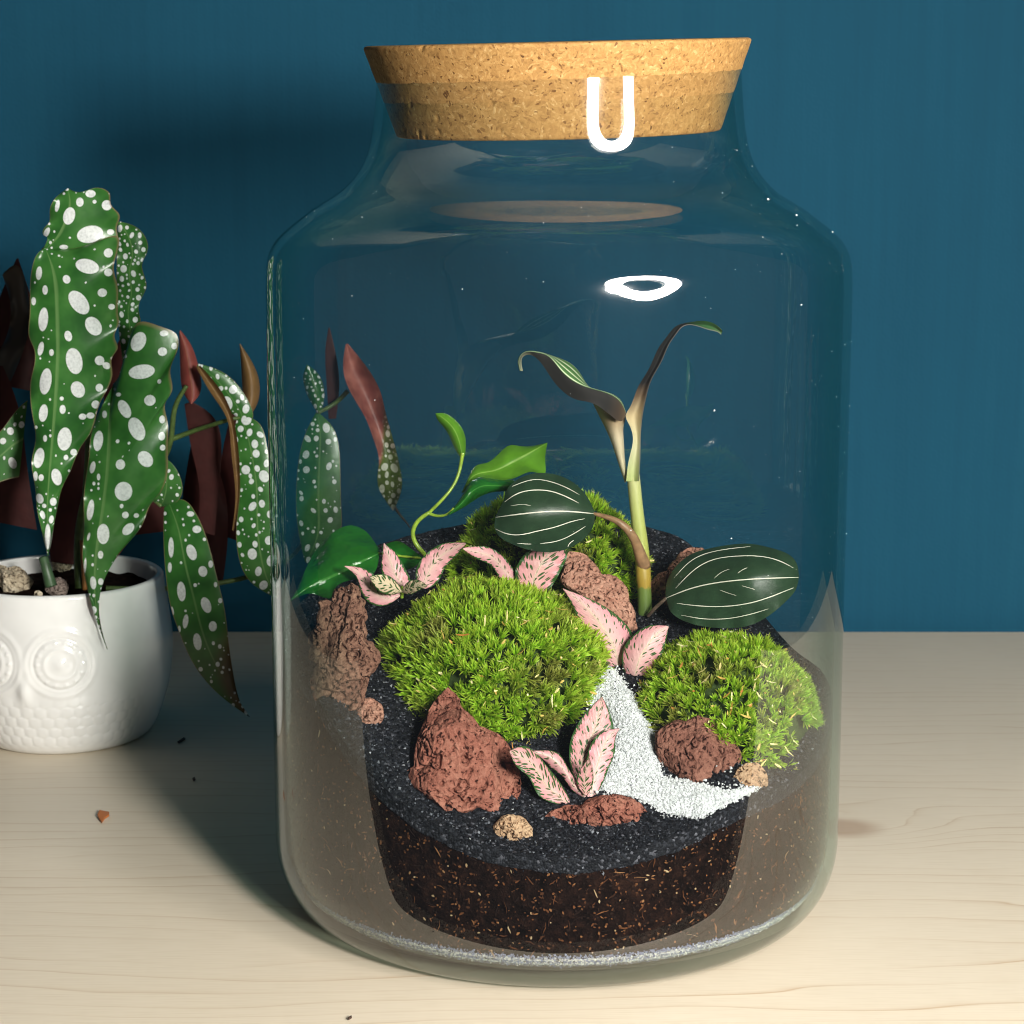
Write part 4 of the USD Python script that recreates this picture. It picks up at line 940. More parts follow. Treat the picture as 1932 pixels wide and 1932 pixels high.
def fit_mat(name, center, edge, lo, hi):
    n = dict(fit_nodes); n['pk'] = ('rgb_ramp', {'ramp': [(0.0, center), (0.5, tuple((a + b) / 2 for a, b in zip(center, edge))), (1.0, edge)]})
    n['th'] = ('map_range', {'from_min': 0.0, 'from_max': 1.0, 'to_min': lo, 'to_max': hi})
    return mat(name, n, fit_links, surface='m.closure')


pink_a = fit_mat('pink_leaf', (0.78, 0.50, 0.47), (0.72, 0.27, 0.33), 0.10, 0.40)
pink_b = fit_mat('pink_leaf_green', (0.75, 0.44, 0.40), (0.70, 0.28, 0.32), 0.28, 0.48)
pale_a = fit_mat('cream_leaf', (0.74, 0.62, 0.42), (0.70, 0.50, 0.36), 0.32, 0.50)


def fittonia(label, foot, y0, leaves):
    """leaves: (view, base-to-tip left line, right line, depth list, material, edge_y)"""
    t = thing('pink_fittonia', label, 'plant', tuple(at(*foot, y0)), group='pink fittonias inside the jar')
    for k, (view, l, r, dep, m, ey) in enumerate(leaves):
        L = leaf_shape(C(view, l), C(view, r), None, [y0 + d for d in dep], 64, 36, edge_y=ey, wave=0.0004, waves=6, seed=k, widen=1.15)
        q = np.abs(L['t']) * L['wid'] / 2
        along = L['s'] * L['len']
        sgn = np.sign(L['t'])
        # pattern space: long cells that run out and up from the midrib
        ca, sa = math.cos(0.62), math.sin(0.62)
        a = along * ca + q * sa; b = -along * sa + q * ca
        pat = np.stack([a * 1000 / 3.6, b * 1000 / 0.85, sgn * 7.0 + k * 3.1], -1)
        put_leaf(t, L, m, extra={'pat': pat})
    stalk(t, [(foot[0], foot[1] + 10, y0 + 0.002), (foot[0], foot[1] - 12, y0 + 0.001)], [3.5, 3.0], green_stem, 'stem', n=6)
    return t


y0 = -0.002
f_ = (0.0006, 0.0006)
fittonia('pink fittonia at the left behind the big moss below the glossy leaf', C('c2', [(700, 1200)])[0], y0, [
    ('c2', [(690, 1200), (640, 1212), (600, 1170), (540, 1108), (470, 1066), (384, 1054)], [(690, 1222), (610, 1268), (530, 1252), (480, 1190), (448, 1110), (384, 1058)], [0, -.004, -.010], pink_a, f_),
    ('c2', [(690, 1200), (640, 1152), (602, 1100), (594, 1020), (600, 928)], [(705, 1200), (742, 1160), (730, 1110), (690, 1030), (650, 970), (602, 930)], [0.002, 0.006, 0.008], pink_a, f_),
    ('c2', [(800, 1172), (784, 1100), (810, 1030), (870, 968), (950, 930), (1052, 926)], [(830, 1180), (882, 1150), (912, 1100), (940, 1050), (1000, 990), (1054, 932)], [0.004, 0.004, 0.0], pink_a, f_),
    ('c2', [(700, 1188), (650, 1130), (590, 1104), (523, 1114)], [(695, 1200), (640, 1208), (570, 1182), (523, 1120)], [-.004, -.010, -.014], pale_a, f_),
    ('c2', [(700, 1192), (730, 1150), (780, 1133), (838, 1160)], [(706, 1204), (745, 1208), (782, 1192), (838, 1168)], [-.004, -.010, -.014], pale_a, f_)])
y0 = 0.020
fittonia('pink fittonia in the centre behind the big moss beneath the striped leaf', C('c2', [(1385, 1215)])[0], y0, [
    ('c2', [(1342, 1190), (1312, 1080), (1260, 1010), (1190, 960), (1110, 948), (1038, 955)], [(1336, 1195), (1290, 1155), (1240, 1112), (1200, 1052), (1120, 1012), (1038, 962)], [0, -.004, -.010], pink_a, f_),
    ('c2', [(1395, 1215), (1345, 1140), (1342, 1080), (1372, 1020), (1430, 960), (1540, 920)], [(1420, 1215), (1490, 1190), (1545, 1110), (1582, 1040), (1600, 975), (1548, 922)], [-.004, -.004, 0.006], pink_b, f_)])
y0 = -0.012
fittonia('pale pink fittonia between the two moss mounds at the top of the white path', C('c4', [(790, 860)])[0], y0, [
    ('c4', [(735, 770), (680, 712), (620, 650), (580, 570), (540, 480), (500, 400), (452, 328)], [(742, 772), (785, 690), (802, 585), (750, 500), (680, 438), (560, 370), (456, 328)], [0.0, -.002, -.008], pink_a, (0.001, 0.004)),
    ('c4', [(820, 860), (788, 790), (768, 720), (778, 640), (830, 570), (900, 524), (995, 520)], [(838, 858), (882, 780), (932, 710), (970, 620), (997, 526)], [-.004, -.008, -.004], pink_a, (0.004, 0.001)),
    ('c4', [(805, 850), (770, 800), (758, 850), (764, 908)], [(822, 862), (822, 872), (800, 892), (768, 908)], [-.004, -.008, -.010], pink_a, (0.001, 0.001))])
y0 = hit(*C('c4', [(575, 1405)])[0])[1]
fittonia('pink fittonia with green edges at the front above the flat rock', C('c4', [(575, 1405)])[0], y0, [
    ('c4', [(560, 1400), (520, 1320), (495, 1200), (505, 1110), (540, 1030), (590, 950), (653, 886)], [(575, 1400), (590, 1240), (640, 1150), (690, 1090), (702, 1050), (686, 960), (657, 886)], [0.002, 0.010, 0.014], pink_b, f_),
    ('c4', [(580, 1400), (572, 1300), (585, 1200), (612, 1120), (660, 1070), (742, 1047)], [(612, 1412), (660, 1310), (690, 1230), (715, 1160), (720, 1100), (744, 1051)], [0.0, 0.004, 0.006], pink_a, f_),
    ('c4', [(562, 1390), (530, 1330), (545, 1262), (586, 1199)], [(578, 1392), (600, 1340), (604, 1270), (590, 1200)], [-.002, -.003, -.005], pink_b, f_),
    ('c4', [(500, 1440), (475, 1395), (430, 1328), (360, 1240), (300, 1170), (240, 1144), (178, 1164)], [(490, 1448), (420, 1432), (330, 1382), (280, 1292), (220, 1240), (178, 1172)], [-.002, -.004, -.008], pink_b, (0.004, -0.001)),
    ('c4', [(572, 1398), (520, 1320), (470, 1240), (430, 1184), (380, 1164), (302, 1164)], [(562, 1404), (500, 1362), (450, 1292), (400, 1252), (360, 1212), (302, 1176)], [0.0, -.001, -.002], pink_a, (0.003, 0.002))])
# ------------------------------------------------------------------ owl pot
pb = on_z(118, 1430, 0.0)
PX, PY = (112 - 966) / F_PX * 1.065, pb[1] + 0.044
POT_H = 0.0785
ceramic = mat('white_ceramic', {'g': ('geometry', {}), 'n': ('noise_texture', {'scale': 60.0, 'detail': 3.0}), 'r': ('rgb_ramp', {'ramp': [(0.3, (0.70, 0.70, 0.685)), (0.7, (0.77, 0.77, 0.755))]}), 'p': ('principled_bsdf', {'roughness': 0.16, 'coat_weight': 0.3, 'coat_roughness': 0.05})}, [('g.position', 'n.vector'), ('n.fac', 'r.fac'), ('r.color', 'p.base_color')])
pot = thing('owl_pot', 'white glazed owl shaped flower pot at the left with round embossed eyes', 'flower pot', (PX, PY, 0))
zz = np.r_[0.0, 0.0006, 0.0014, 0.003, np.linspace(0.005, POT_H - 0.001, 150), POT_H]
prof = PchipInterpolator([0, 0.0012, 0.004, 0.012, 0.03, 0.046, 0.062, POT_H], [0.0385, 0.0408, 0.0432, 0.0468, 0.0517, 0.0530, 0.0514, 0.0492])(zz)
nt = 480
ta = np.arange(nt) * 2 * np.pi / nt                     # 0 = towards the camera, growing to the right
Z, T = np.meshgrid(zz, ta, indexing='ij')
D = np.zeros_like(Z)
wrap = lambda a: (a + np.pi) % (2 * np.pi) - np.pi
FACE = math.radians(-9)
for sgn in (-1, 1):
    dx = wrap(T - (FACE + sgn * math.radians(19))) * 0.051; dz = Z - 0.0475
    r = np.hypot(dx, dz)
    D += 0.0006 * np.exp(-((r - 0.0158) / 0.0014) ** 2) + 0.0005 * sstep(-r, -0.0145, -0.0125) - 0.0008 * np.exp(-((r - 0.0122) / 0.0008) ** 2)
    D += 0.0006 * np.exp(-((r - 0.0072) / 0.0010) ** 2) + 0.0012 * np.exp(-(r / 0.0030) ** 2)
    bead = np.cos(np.arctan2(dz, dx) * 14)
    D += 0.0005 * np.exp(-((r - 0.0104) / 0.0009) ** 2) * sstep(bead, 0.2, 0.9)
bx, bz = wrap(T - FACE) * 0.051, Z - 0.034
D += 0.0026 * np.exp(-(bx / 0.0032) ** 2 - (bz / 0.0065) ** 2)
row = np.floor(Z / 0.0052); fx = wrap(T - FACE) * 0.050 / 0.0062 + 0.5 * (row % 2)
sx_, sz_ = fx - np.round(fx), (Z / 0.0052 - row) - 0.55
feather = np.clip(1 - (sx_ / 0.5) ** 2 - (sz_ / 0.62) ** 2, 0, 1) ** 0.6
D += 0.00045 * feather * sstep(-Z, -0.033, -0.024) * sstep(Z, 0.002, 0.006) * sstep(-np.abs(wrap(T - FACE)), -1.25, -1.0)
Rr = prof[:, None] + D * 0.75
V = np.stack([PX + Rr * np.sin(T), PY - Rr * np.cos(T), Z], -1)
ip = [(0.0492 - 0.0012, POT_H + 0.0009), (0.0492 - 0.0028, POT_H + 0.0006), (0.0456, POT_H - 0.001), (0.0455, 0.05), (0.042, 0.01), (0.0, 0.008)]
I = np.array([[[PX + r * math.sin(a), PY - r * math.cos(a), z] for a in ta] for r, z in ip])
und = np.array([[[PX + 0 * a, PY, 0.0005] for a in ta]])
allv = np.concatenate([und, V, I])
put('pot_body', (allv.reshape(-1, 3), wrap_faces(len(allv), nt)), ceramic, pot, smooth=50)

earth = thing('pot_soil', 'dark brown soil filling the owl pot', 'soil', (PX, PY, 0), kind='stuff')
er_ = np.linspace(0, 0.0453, 26); ea = np.arange(72) * 2 * np.pi / 72
ev = np.array([[[PX + r * math.cos(a), PY + r * math.sin(a), 0] for a in ea] for r in er_])
ev[..., 2] = POT_H - 0.0075 + 0.004 * (meshkit.fbm(np.concatenate([ev[..., :2] * 120, ev[..., :1] * 0], -1), 3, 4) - 0.5)
put('soil_body', (ev.reshape(-1, 3), wrap_faces(26, 72)), soil_mat, earth, smooth=True)
pumice = rock_material('pumice', (0.22, 0.18, 0.12), (0.42, 0.35, 0.25), (0.62, 0.55, 0.42))
grey_pumice = rock_material('grey_pumice', (0.14, 0.11, 0.09), (0.28, 0.22, 0.19), (0.42, 0.35, 0.3))
zs = POT_H - 0.003


def pebble(px, py, rpx, m, label, seed, sq=(1, 1), y=None):
    q = on_z(px, py, zs)
    a = np.arange(14) * 2 * np.pi / 14
    rr = rpx * (1 + 0.25 * (np.random.default_rng(seed).random(14) - 0.5))
    rock('d', np.stack([px + rr * np.cos(a) * sq[0], py + rr * np.sin(a) * sq[1]], -1), q[1], rpx * 0.95 / F_PX * 1.05, m, label, seed, sub=4, rough=0.2, name='pumice_stone', category='stone')


pebble(28, 1097, 32, pumice, 'large pale pumice stone in the owl pot at the left edge', 201, (1, 0.85))
pebble(108, 1108, 20, grey_pumice, 'grey brown pumice stone in the owl pot beside the green stub', 202, (1.1, 0.9))
pebble(118, 1062, 20, pumice, 'pumice stone in the owl pot behind the green stub under the pointed leaf tip', 203, (1, 1.1))
pebble(3, 1080, 15, pumice, 'pumice stone cut by the left edge of the picture', 204)
pebble(72, 1122, 8, pumice, 'tiny pumice pebble between the two larger stones in the owl pot', 205)

# ------------------------------------------------------------------ spotted begonia
beg_mat = mat('begonia_leaf', {
    'sp': ('attribute', {'attribute': 'spot'}), 't': ('attribute', {'attribute': 't'}), 'sd': ('attribute', {'attribute': 'side'}), 'br': ('attribute', {'attribute': 'brown'}), 'g': ('geometry', {}),
    'n': ('noise_texture', {'scale': 90.0, 'detail': 3.0}), 'n2': ('noise_texture', {'scale': 900.0, 'detail': 1.0}),
    'r': ('rgb_ramp', {'ramp': [(0.3, (0.018, 0.088, 0.016)), (0.5, (0.030, 0.125, 0.022)), (0.7, (0.050, 0.165, 0.034))]}),
    'ab': ('math', {'math_type': 'absolute'}), 'vr': ('rgb_ramp', {'ramp': [(0.0, (0.75,) * 3), (0.03, (0.5,) * 3), (0.055, (0,) * 3)]}), 'vm': ('mix_color', {'b': (0.13, 0.24, 0.08)}),
    'er': ('rgb_ramp', {'ramp': [(0.0, (0,) * 3), (0.955, (0,) * 3), (0.985, (0.6,) * 3), (1.0, (0.8,) * 3)]}), 'em': ('mix_color', {'b': (0.20, 0.13, 0.07)}),
    'spm': ('map_range', {'range_type': 'smoothstep', 'from_min': -0.45, 'from_max': 0.45, 'to_min': 1.0, 'to_max': 0.0, 'clamp': True}), 'sm': ('mix_color', {}),
    'wr': ('rgb_ramp', {'ramp': [(0.25, (0.52, 0.55, 0.545)), (0.6, (0.68, 0.71, 0.70))]}),
    'bm': ('mix_color', {'b': (0.075, 0.045, 0.012)}), 'um': ('mix_color', {}), 'ur': ('rgb_ramp', {'ramp': [(0.3, (0.10, 0.022, 0.014)), (0.7, (0.21, 0.045, 0.034))]}),
    'b': ('bump', {'strength': 0.25, 'distance': 0.0012}), 'p': ('principled_bsdf', {'roughness': 0.30, 'specular_ior_level': 0.5}), 'tl': ('translucent_bsdf', {}), 'm': ('mix_closure', {'fac': 0.06})},
    [('g.position', 'n.vector'), ('g.position', 'n2.vector'), ('n.fac', 'r.fac'), ('t.fac', 'ab.value1'), ('ab.value', 'vr.fac'), ('vr.color', 'vm.fac'), ('r.color', 'vm.a'), ('vm.result', 'bm.a'), ('br.fac', 'bm.fac'), ('bm.result', 'sm.a'), ('n2.fac', 'wr.fac'), ('wr.color', 'sm.b'), ('sp.fac', 'spm.value'), ('spm.result', 'sm.fac'),
     ('ab.value', 'er.fac'), ('sm.result', 'em.a'), ('er.color', 'em.fac'), ('em.result', 'um.a'), ('n.fac', 'ur.fac'), ('ur.color', 'um.b'), ('sd.fac', 'um.fac'), ('um.result', 'p.base_color'), ('um.result', 'tl.color'), ('n.fac', 'b.height'), ('b.normal', 'p.normal'), ('p.BSDF', 'm.closure1'), ('tl.BSDF', 'm.closure2')], surface='m.closure')
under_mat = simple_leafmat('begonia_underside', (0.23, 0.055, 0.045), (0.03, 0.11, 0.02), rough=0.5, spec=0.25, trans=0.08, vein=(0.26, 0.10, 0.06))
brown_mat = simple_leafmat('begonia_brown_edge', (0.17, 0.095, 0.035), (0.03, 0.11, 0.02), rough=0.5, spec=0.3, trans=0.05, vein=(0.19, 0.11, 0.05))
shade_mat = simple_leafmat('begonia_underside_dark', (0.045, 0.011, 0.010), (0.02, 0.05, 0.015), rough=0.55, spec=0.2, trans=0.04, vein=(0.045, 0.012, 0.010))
beg_stem = stem_mat('begonia_stem', (0.075, 0.12, 0.03))
beg_brown = stem_mat('begonia_dry_stem', (0.07, 0.04, 0.022))

BIG = {
    'L1': [('c0', q) for q in [(500, 242, 30, 22, 0), (441, 288, 22, 27, 0), (382, 364, 34, 52, 15), (317, 308, 13, 36, 10), (590, 305, 30, 30, 0), (258, 455, 16, 32, 25), (497, 465, 78, 50, -12), (352, 535, 26, 13, 0), (610, 452, 22, 16, 0), (482, 642, 70, 42, 14), (598, 568, 27, 27, 0), (598, 676, 25, 23, 0), (216, 680, 18, 40, 5), (368, 714, 22, 26, -20), (250, 773, 16, 28, 0), (436, 842, 48, 80, -38), (565, 788, 28, 25, 0), (240, 935, 28, 70, 5), (186, 835, 14, 24, 0), (516, 972, 44, 60, -35), (616, 865, 20, 17, 0), (377, 1027, 22, 32, -15), (226, 1097, 17, 42, 12), (285, 1118, 14, 20, 0), (410, 1165, 48, 78, -12), (550, 1162, 28, 28, 0), (588, 1190, 24, 20, 30), (253, 1277, 34, 78, 8), (430, 1322, 40, 50, -25), (548, 1312, 22, 24, 0), (240, 1452, 26, 52, 8), (346, 1432, 18, 27, 0), (357, 1595, 42, 68, 5), (528, 1405, 24, 24, 0), (456, 1472, 22, 18, 0), (500, 1466, 24, 18, 0), (216, 1700, 30, 60, 12), (250, 1592, 12, 20, 0), (406, 1668, 20, 20, 0), (313, 1805, 30, 50, -15), (228, 1808, 16, 20, 0), (364, 1697, 14, 16, 0), (196, 1800, 14, 28, 0)]]
    + [('c1', q) for q in [(220, 130, 22, 30, -20), (294, 147, 20, 24, 0), (236, 220, 14, 26, -15), (283, 245, 14, 24, 10), (264, 340, 17, 75, 0)]],
    'L3': [('c0', q) for q in [(765, 1058, 42, 60, 25), (905, 1012, 26, 18, 0), (962, 1082, 18, 20, 0), (897, 1113, 28, 26, 0), (783, 1224, 78, 42, -8), (880, 1278, 12, 14, 0), (828, 1382, 34, 32, 0), (688, 1430, 32, 58, -28), (755, 1540, 44, 72, -25), (655, 1350, 16, 12, 0), (578, 1460, 14, 22, 0), (543, 1606, 28, 60, 8), (895, 1487, 18, 24, 0), (893, 1580, 20, 26, 0), (803, 1706, 40, 52, -40), (665, 1736, 28, 30, 0), (512, 1752, 16, 36, 12), (898, 1643, 17, 18, 0), (650, 1608, 12, 12, 0), (682, 1884, 52, 56, 0), (545, 1805, 10, 20, 0)]]
    + [('c1', q) for q in [(500, 193, 20, 62, 8), (692, 220, 20, 20, 0), (752, 223, 16, 14, 0), (570, 325, 36, 60, 0), (708, 298, 28, 42, 45), (555, 440, 16, 24, 0), (490, 340, 8, 24, 15), (515, 595, 18, 38, -5), (556, 588, 16, 20, 0), (470, 500, 8, 45, 3), (512, 495, 8, 10, 0), (518, 665, 9, 10, 0), (518, 745, 18, 22, 0)]],
    'L4': [('c1', q) for q in [(945, 400, 16, 60, 0), (1058, 427, 28, 48, -20), (1052, 215, 22, 16, 0), (1087, 300, 26, 22, 0), (938, 510, 12, 30, 0), (1120, 532, 26, 32, -10), (1002, 643, 25, 58, -5), (1163, 492, 14, 22, 0), (1138, 718, 28, 48, -20), (1078, 608, 11, 11, 0), (1025, 808, 16, 42, 8), (1175, 835, 24, 30, 0), (1090, 920, 24, 50, -8), (1190, 605, 10, 16, 0), (952, 750, 8, 26, -10), (990, 850, 9, 20, 0)]],
}


def spots_for(L, key, seed, big=9.0, n=60, small=70, clear=2.0):
    """signed distance (pixels of the photograph) to the nearest white spot"""
    r = np.random.default_rng(seed)
    k = L['nu'] * L['nv']
    px, py, s, t = L['px'][:k], L['py'][:k], L['s'][:k], L['t'][:k]
    E = []
    if key in BIG:
        for view, (a, b, ra, rb, rot) in BIG[key]:
            c = C(view, [(a, b)])[0]; sc = .3418
            E.append((c[0], c[1], ra * sc * .93, rb * sc * .93, math.radians(rot)))
    else:
        for _ in range(n * 30):
            i = r.integers(0, k)
            if abs(t[i]) < 0.13 or abs(t[i]) > 0.93 or s[i] < 0.03:
                continue
            u = 1 - abs(abs(t[i]) - 0.5) * 1.6
            a = max(2.2, big * u * r.uniform(0.55, 1.0)); asp = r.uniform(1.0, 1.7)
            if all(math.hypot(px[i] - e[0], py[i] - e[1]) > (a * asp + max(e[2], e[3])) * 0.95 + clear for e in E):
                E.append((px[i], py[i], a, a * asp, r.normal() * 0.4))
            if len(E) > n:
                break
    for _ in range(small * 12):
        i = r.integers(0, k)
        a = r.uniform(0.9, 2.6) if r.random() < 0.75 else r.uniform(2.6, 4.2)
        if abs(t[i]) < 0.06:
            continue
        if all(math.hypot(px[i] - e[0], py[i] - e[1]) > a + max(e[2], e[3]) + 2.0 for e in E):
            E.append((px[i], py[i], a, a * r.uniform(0.9, 1.3), 0))
            small -= 1
        if small <= 0:
            break
    d = np.full(k, 50.0)
    for cx, cy, a, b, rot in E:
        dx, dy = px - cx, py - cy
        u, w = dx * math.cos(rot) + dy * math.sin(rot), -dx * math.sin(rot) + dy * math.cos(rot)
        q = np.sqrt((u / a) ** 2 + (w / b) ** 2)
        d = np.minimum(d, (q - 1) * min(a, b))
    return np.tile(np.clip(d, -6, 6), 2)


beg = thing('spotted_begonia', 'begonia with long green leaves covered in white spots growing in the owl pot', 'plant', (PX, PY, POT_H - 0.008))


def bleaf(view, l, r, m, dep, seed, key=None, label=None, brown=None, nu=170, nv=64, material=None, **kw):
    sp = {k: kw.pop(k) for k in ('big', 'n', 'small') if k in kw}
    L = leaf_shape(C(view, l), C(view, r), None if m is None else C(view, m), dep, nu, nv, **kw)
    ex = {}
    if material is None or 'rolled' in str(label):
        ex = {'spot': spots_for(L, key, seed, **sp), 'brown': np.zeros(len(L['s'])) if brown is None else brown(L)}
    return put_leaf(beg, L, material or beg_mat, label, ex)


Y = PY
# blades behind first
bleaf('d', [(232, 690), (222, 600), (220, 520), (222, 420)], [(250, 690), (266, 610), (262, 575), (276, 540), (268, 500), (279, 470), (262, 432), (226, 418)], None, [Y - .012, Y - .014, Y - .016], 3, label='leaf half hidden behind the largest leaf', big=6.5, n=40, small=50, cup=0.0012, wave=0.002, waves=3, nu=120, nv=48)
bleaf('d', [(360, 762), (346, 740), (340, 690), (338, 628)], [(362, 762), (378, 740), (374, 690), (360, 650), (340, 622)], None, [Y - .002, Y, Y], 4, material=under_mat, label='pink underside of a small leaf', cup=0.004, nu=40, nv=16)
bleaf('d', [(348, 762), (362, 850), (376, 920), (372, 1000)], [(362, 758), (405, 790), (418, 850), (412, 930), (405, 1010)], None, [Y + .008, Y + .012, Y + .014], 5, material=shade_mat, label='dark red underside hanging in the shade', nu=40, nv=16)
bleaf('d', [(463, 790), (458, 740), (455, 690), (452, 650)], [(466, 792), (486, 760), (488, 715), (474, 680), (453, 648)], None, [Y + .004, Y + .006, Y + .006], 6, material=brown_mat, label='brownish pink underside of a pointed leaf', cup=0.005, nu=40, nv=16)
bleaf('d', [(372, 690), (395, 735), (425, 770), (452, 790)], [(374, 686), (420, 702), (462, 745), (476, 790), (455, 800)], None, [Y - .008, Y - .008, Y - .006], 7, label='spotted upper lobe of the right leaf', big=9, n=14, small=16, cup=0.0012, nu=90, nv=36)
bleaf('d', [(448, 786), (440, 830), (448, 880), (452, 930), (446, 990), (450, 1050), (470, 1095), (520, 1128)], [(455, 782), (490, 800), (505, 850), (520, 920), (528, 1000), (532, 1070), (525, 1128)], None, [Y - .006, Y - .012, Y - .014, Y - .012], 8, label='right hanging spotted leaf beside the jar', big=11, n=34, small=50, cup=0.0012)
bleaf('d', [(370, 692), (400, 745), (428, 790), (436, 850), (444, 930), (438, 1000)], [(378, 690), (420, 742), (440, 790), (450, 850), (452, 930), (441, 1002)], None, [Y - .010, Y - .014, Y - .016], 9, material=brown_mat, label='narrow brown rolled leaf edge', cup=-0.004, nu=60, nv=14)
bleaf('d', [(598, 778), (580, 745), (572, 710), (578, 690)], [(606, 778), (612, 740), (600, 705), (580, 688)], None, [Y + .0, Y - .002, Y - .002], 10, label='spotted lobe seen through the jar', big=6, n=10, small=14, cup=0.004, nu=90, nv=36)
bleaf('d', [(595, 780), (572, 830), (560, 900), (560, 980), (575, 1060)], [(603, 780), (630, 810), (642, 880), (644, 960), (640, 1010), (580, 1062)], None, [Y + .0, Y - .006, Y - .008], 11, label='spotted hanging leaf seen through the left of the jar', big=8.5, n=26, small=36, cup=0.0012)
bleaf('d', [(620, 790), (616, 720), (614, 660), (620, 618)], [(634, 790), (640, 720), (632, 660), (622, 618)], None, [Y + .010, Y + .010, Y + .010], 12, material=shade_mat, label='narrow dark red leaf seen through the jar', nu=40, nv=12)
bleaf('d', [(652, 650), (648, 700), (664, 745), (690, 790), (705, 830), (715, 870), (712, 910), (740, 962)], [(656, 648), (690, 690), (716, 735), (728, 780), (742, 830), (752, 870), (758, 920), (742, 964)], None, [Y + .002, Y - .006, Y - .010, Y - .008], 13, label='rolled hanging leaf, red above and green spotted below, seen through the jar', material=mat('begonia_rolled', {
    's': ('attribute', {'attribute': 's'}), 't': ('attribute', {'attribute': 't'}), 'sp': ('attribute', {'attribute': 'spot'}), 'g': ('geometry', {}), 'n': ('noise_texture', {'scale': 150.0, 'detail': 3.0}),
    'a': ('rgb_ramp', {'ramp': [(0.3, (0.20, 0.045, 0.04)), (0.7, (0.40, 0.14, 0.11))]}), 'b': ('rgb_ramp', {'ramp': [(0.3, (0.05, 0.085, 0.015)), (0.7, (0.11, 0.15, 0.03))]}),
    'k': ('math', {'math_type': 'multiply_add', 'value2': 0.16}), 'sel': ('map_range', {'range_type': 'smoothstep', 'from_min': 0.54, 'from_max': 0.62, 'to_min': 0.0, 'to_max': 1.0, 'clamp': True}), 'mx': ('mix_color', {}),
    'spm': ('map_range', {'range_type': 'smoothstep', 'from_min': -0.5, 'from_max': 0.5, 'to_min': 1.0, 'to_max': 0.0, 'clamp': True}), 'mm': ('math', {'math_type': 'multiply'}), 'sm': ('mix_color', {'b': (0.62, 0.62, 0.52)}), 'p': ('principled_bsdf', {'roughness': 0.45})},
    [('g.position', 'n.vector'), ('n.fac', 'a.fac'), ('n.fac', 'b.fac'), ('t.fac', 'k.value1'), ('s.fac', 'k.value3'), ('k.value', 'sel.value'), ('sel.result', 'mx.fac'), ('a.color', 'mx.a'), ('b.color', 'mx.b'), ('mx.result', 'sm.a'), ('sp.fac', 'spm.value'), ('spm.result', 'mm.value1'), ('sel.result', 'mm.value2'), ('mm.value', 'sm.fac'), ('sm.result', 'p.base_color')]) , cup=-0.008, wave=0.003, waves=4, nu=110, nv=40)

bleaf('d', [(36, 900), (14, 905), (-20, 920), (-60, 960)], [(52, 755), (30, 775), (8, 805), (-30, 850), (-60, 930)], None, [Y - .014, Y - .018, Y - .02], 14, label='spotted leaf cut by the left edge', big=8, n=14, small=16, nu=90, nv=36)
bleaf('d', [(-20, 690), (10, 640), (20, 580), (5, 520)], [(20, 720), (48, 650), (55, 570), (30, 500), (6, 516)], None, [Y + .05, Y + .06, Y + .06], 15, material=mat('begonia_old_leaf', {'p': ('principled_bsdf', {'base_color': (0.02, 0.012, 0.006), 'roughness': 0.6})}), label='withered dark brown leaf at the left edge', nu=30, nv=14, wave=0.004, waves=2)
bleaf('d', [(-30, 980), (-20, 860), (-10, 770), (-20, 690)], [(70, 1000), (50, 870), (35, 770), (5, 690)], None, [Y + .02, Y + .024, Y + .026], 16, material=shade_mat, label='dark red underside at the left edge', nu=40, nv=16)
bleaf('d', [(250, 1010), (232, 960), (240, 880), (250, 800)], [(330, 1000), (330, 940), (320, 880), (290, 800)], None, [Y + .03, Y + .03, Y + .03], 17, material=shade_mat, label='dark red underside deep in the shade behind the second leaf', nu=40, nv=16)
for k, (l, r, dy) in enumerate([
        ([(420, 1010), (412, 930), (420, 850), (436, 780)], [(500, 1040), (512, 940), (505, 860), (440, 776)], 0.05),
        ([(96, 1060), (88, 960), (96, 860), (120, 760)], [(182, 1070), (190, 960), (180, 860), (124, 756)], 0.035),
        ([(330, 1080), (338, 1000), (350, 900), (366, 810)], [(420, 1100), (430, 1010), (420, 910), (370, 806)], 0.045),
        ([(-30, 720), (-20, 640), (0, 560), (30, 490)], [(70, 740), (78, 660), (64, 580), (34, 486)], 0.075),
        ([(200, 820), (196, 740), (206, 680), (226, 640)], [(292, 830), (300, 760), (280, 700), (230, 636)], 0.05)]):
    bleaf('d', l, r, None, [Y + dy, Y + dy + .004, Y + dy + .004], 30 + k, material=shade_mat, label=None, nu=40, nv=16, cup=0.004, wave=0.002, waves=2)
# second large leaf, lobe and hanging leaf at its right
bleaf('d', [(300, 955), (284, 935), (292, 890), (306, 862)], [(304, 956), (325, 952), (342, 935), (340, 900), (322, 872), (308, 862)], None, [Y - .022, Y - .026, Y - .024], 18, label='small spotted lobe above the hanging leaf', big=6, n=8, small=12, nu=80, nv=32)


def brown_tip(L):
    return sstep(L['s'] + 0.15 * L['t'], 0.70, 0.88)


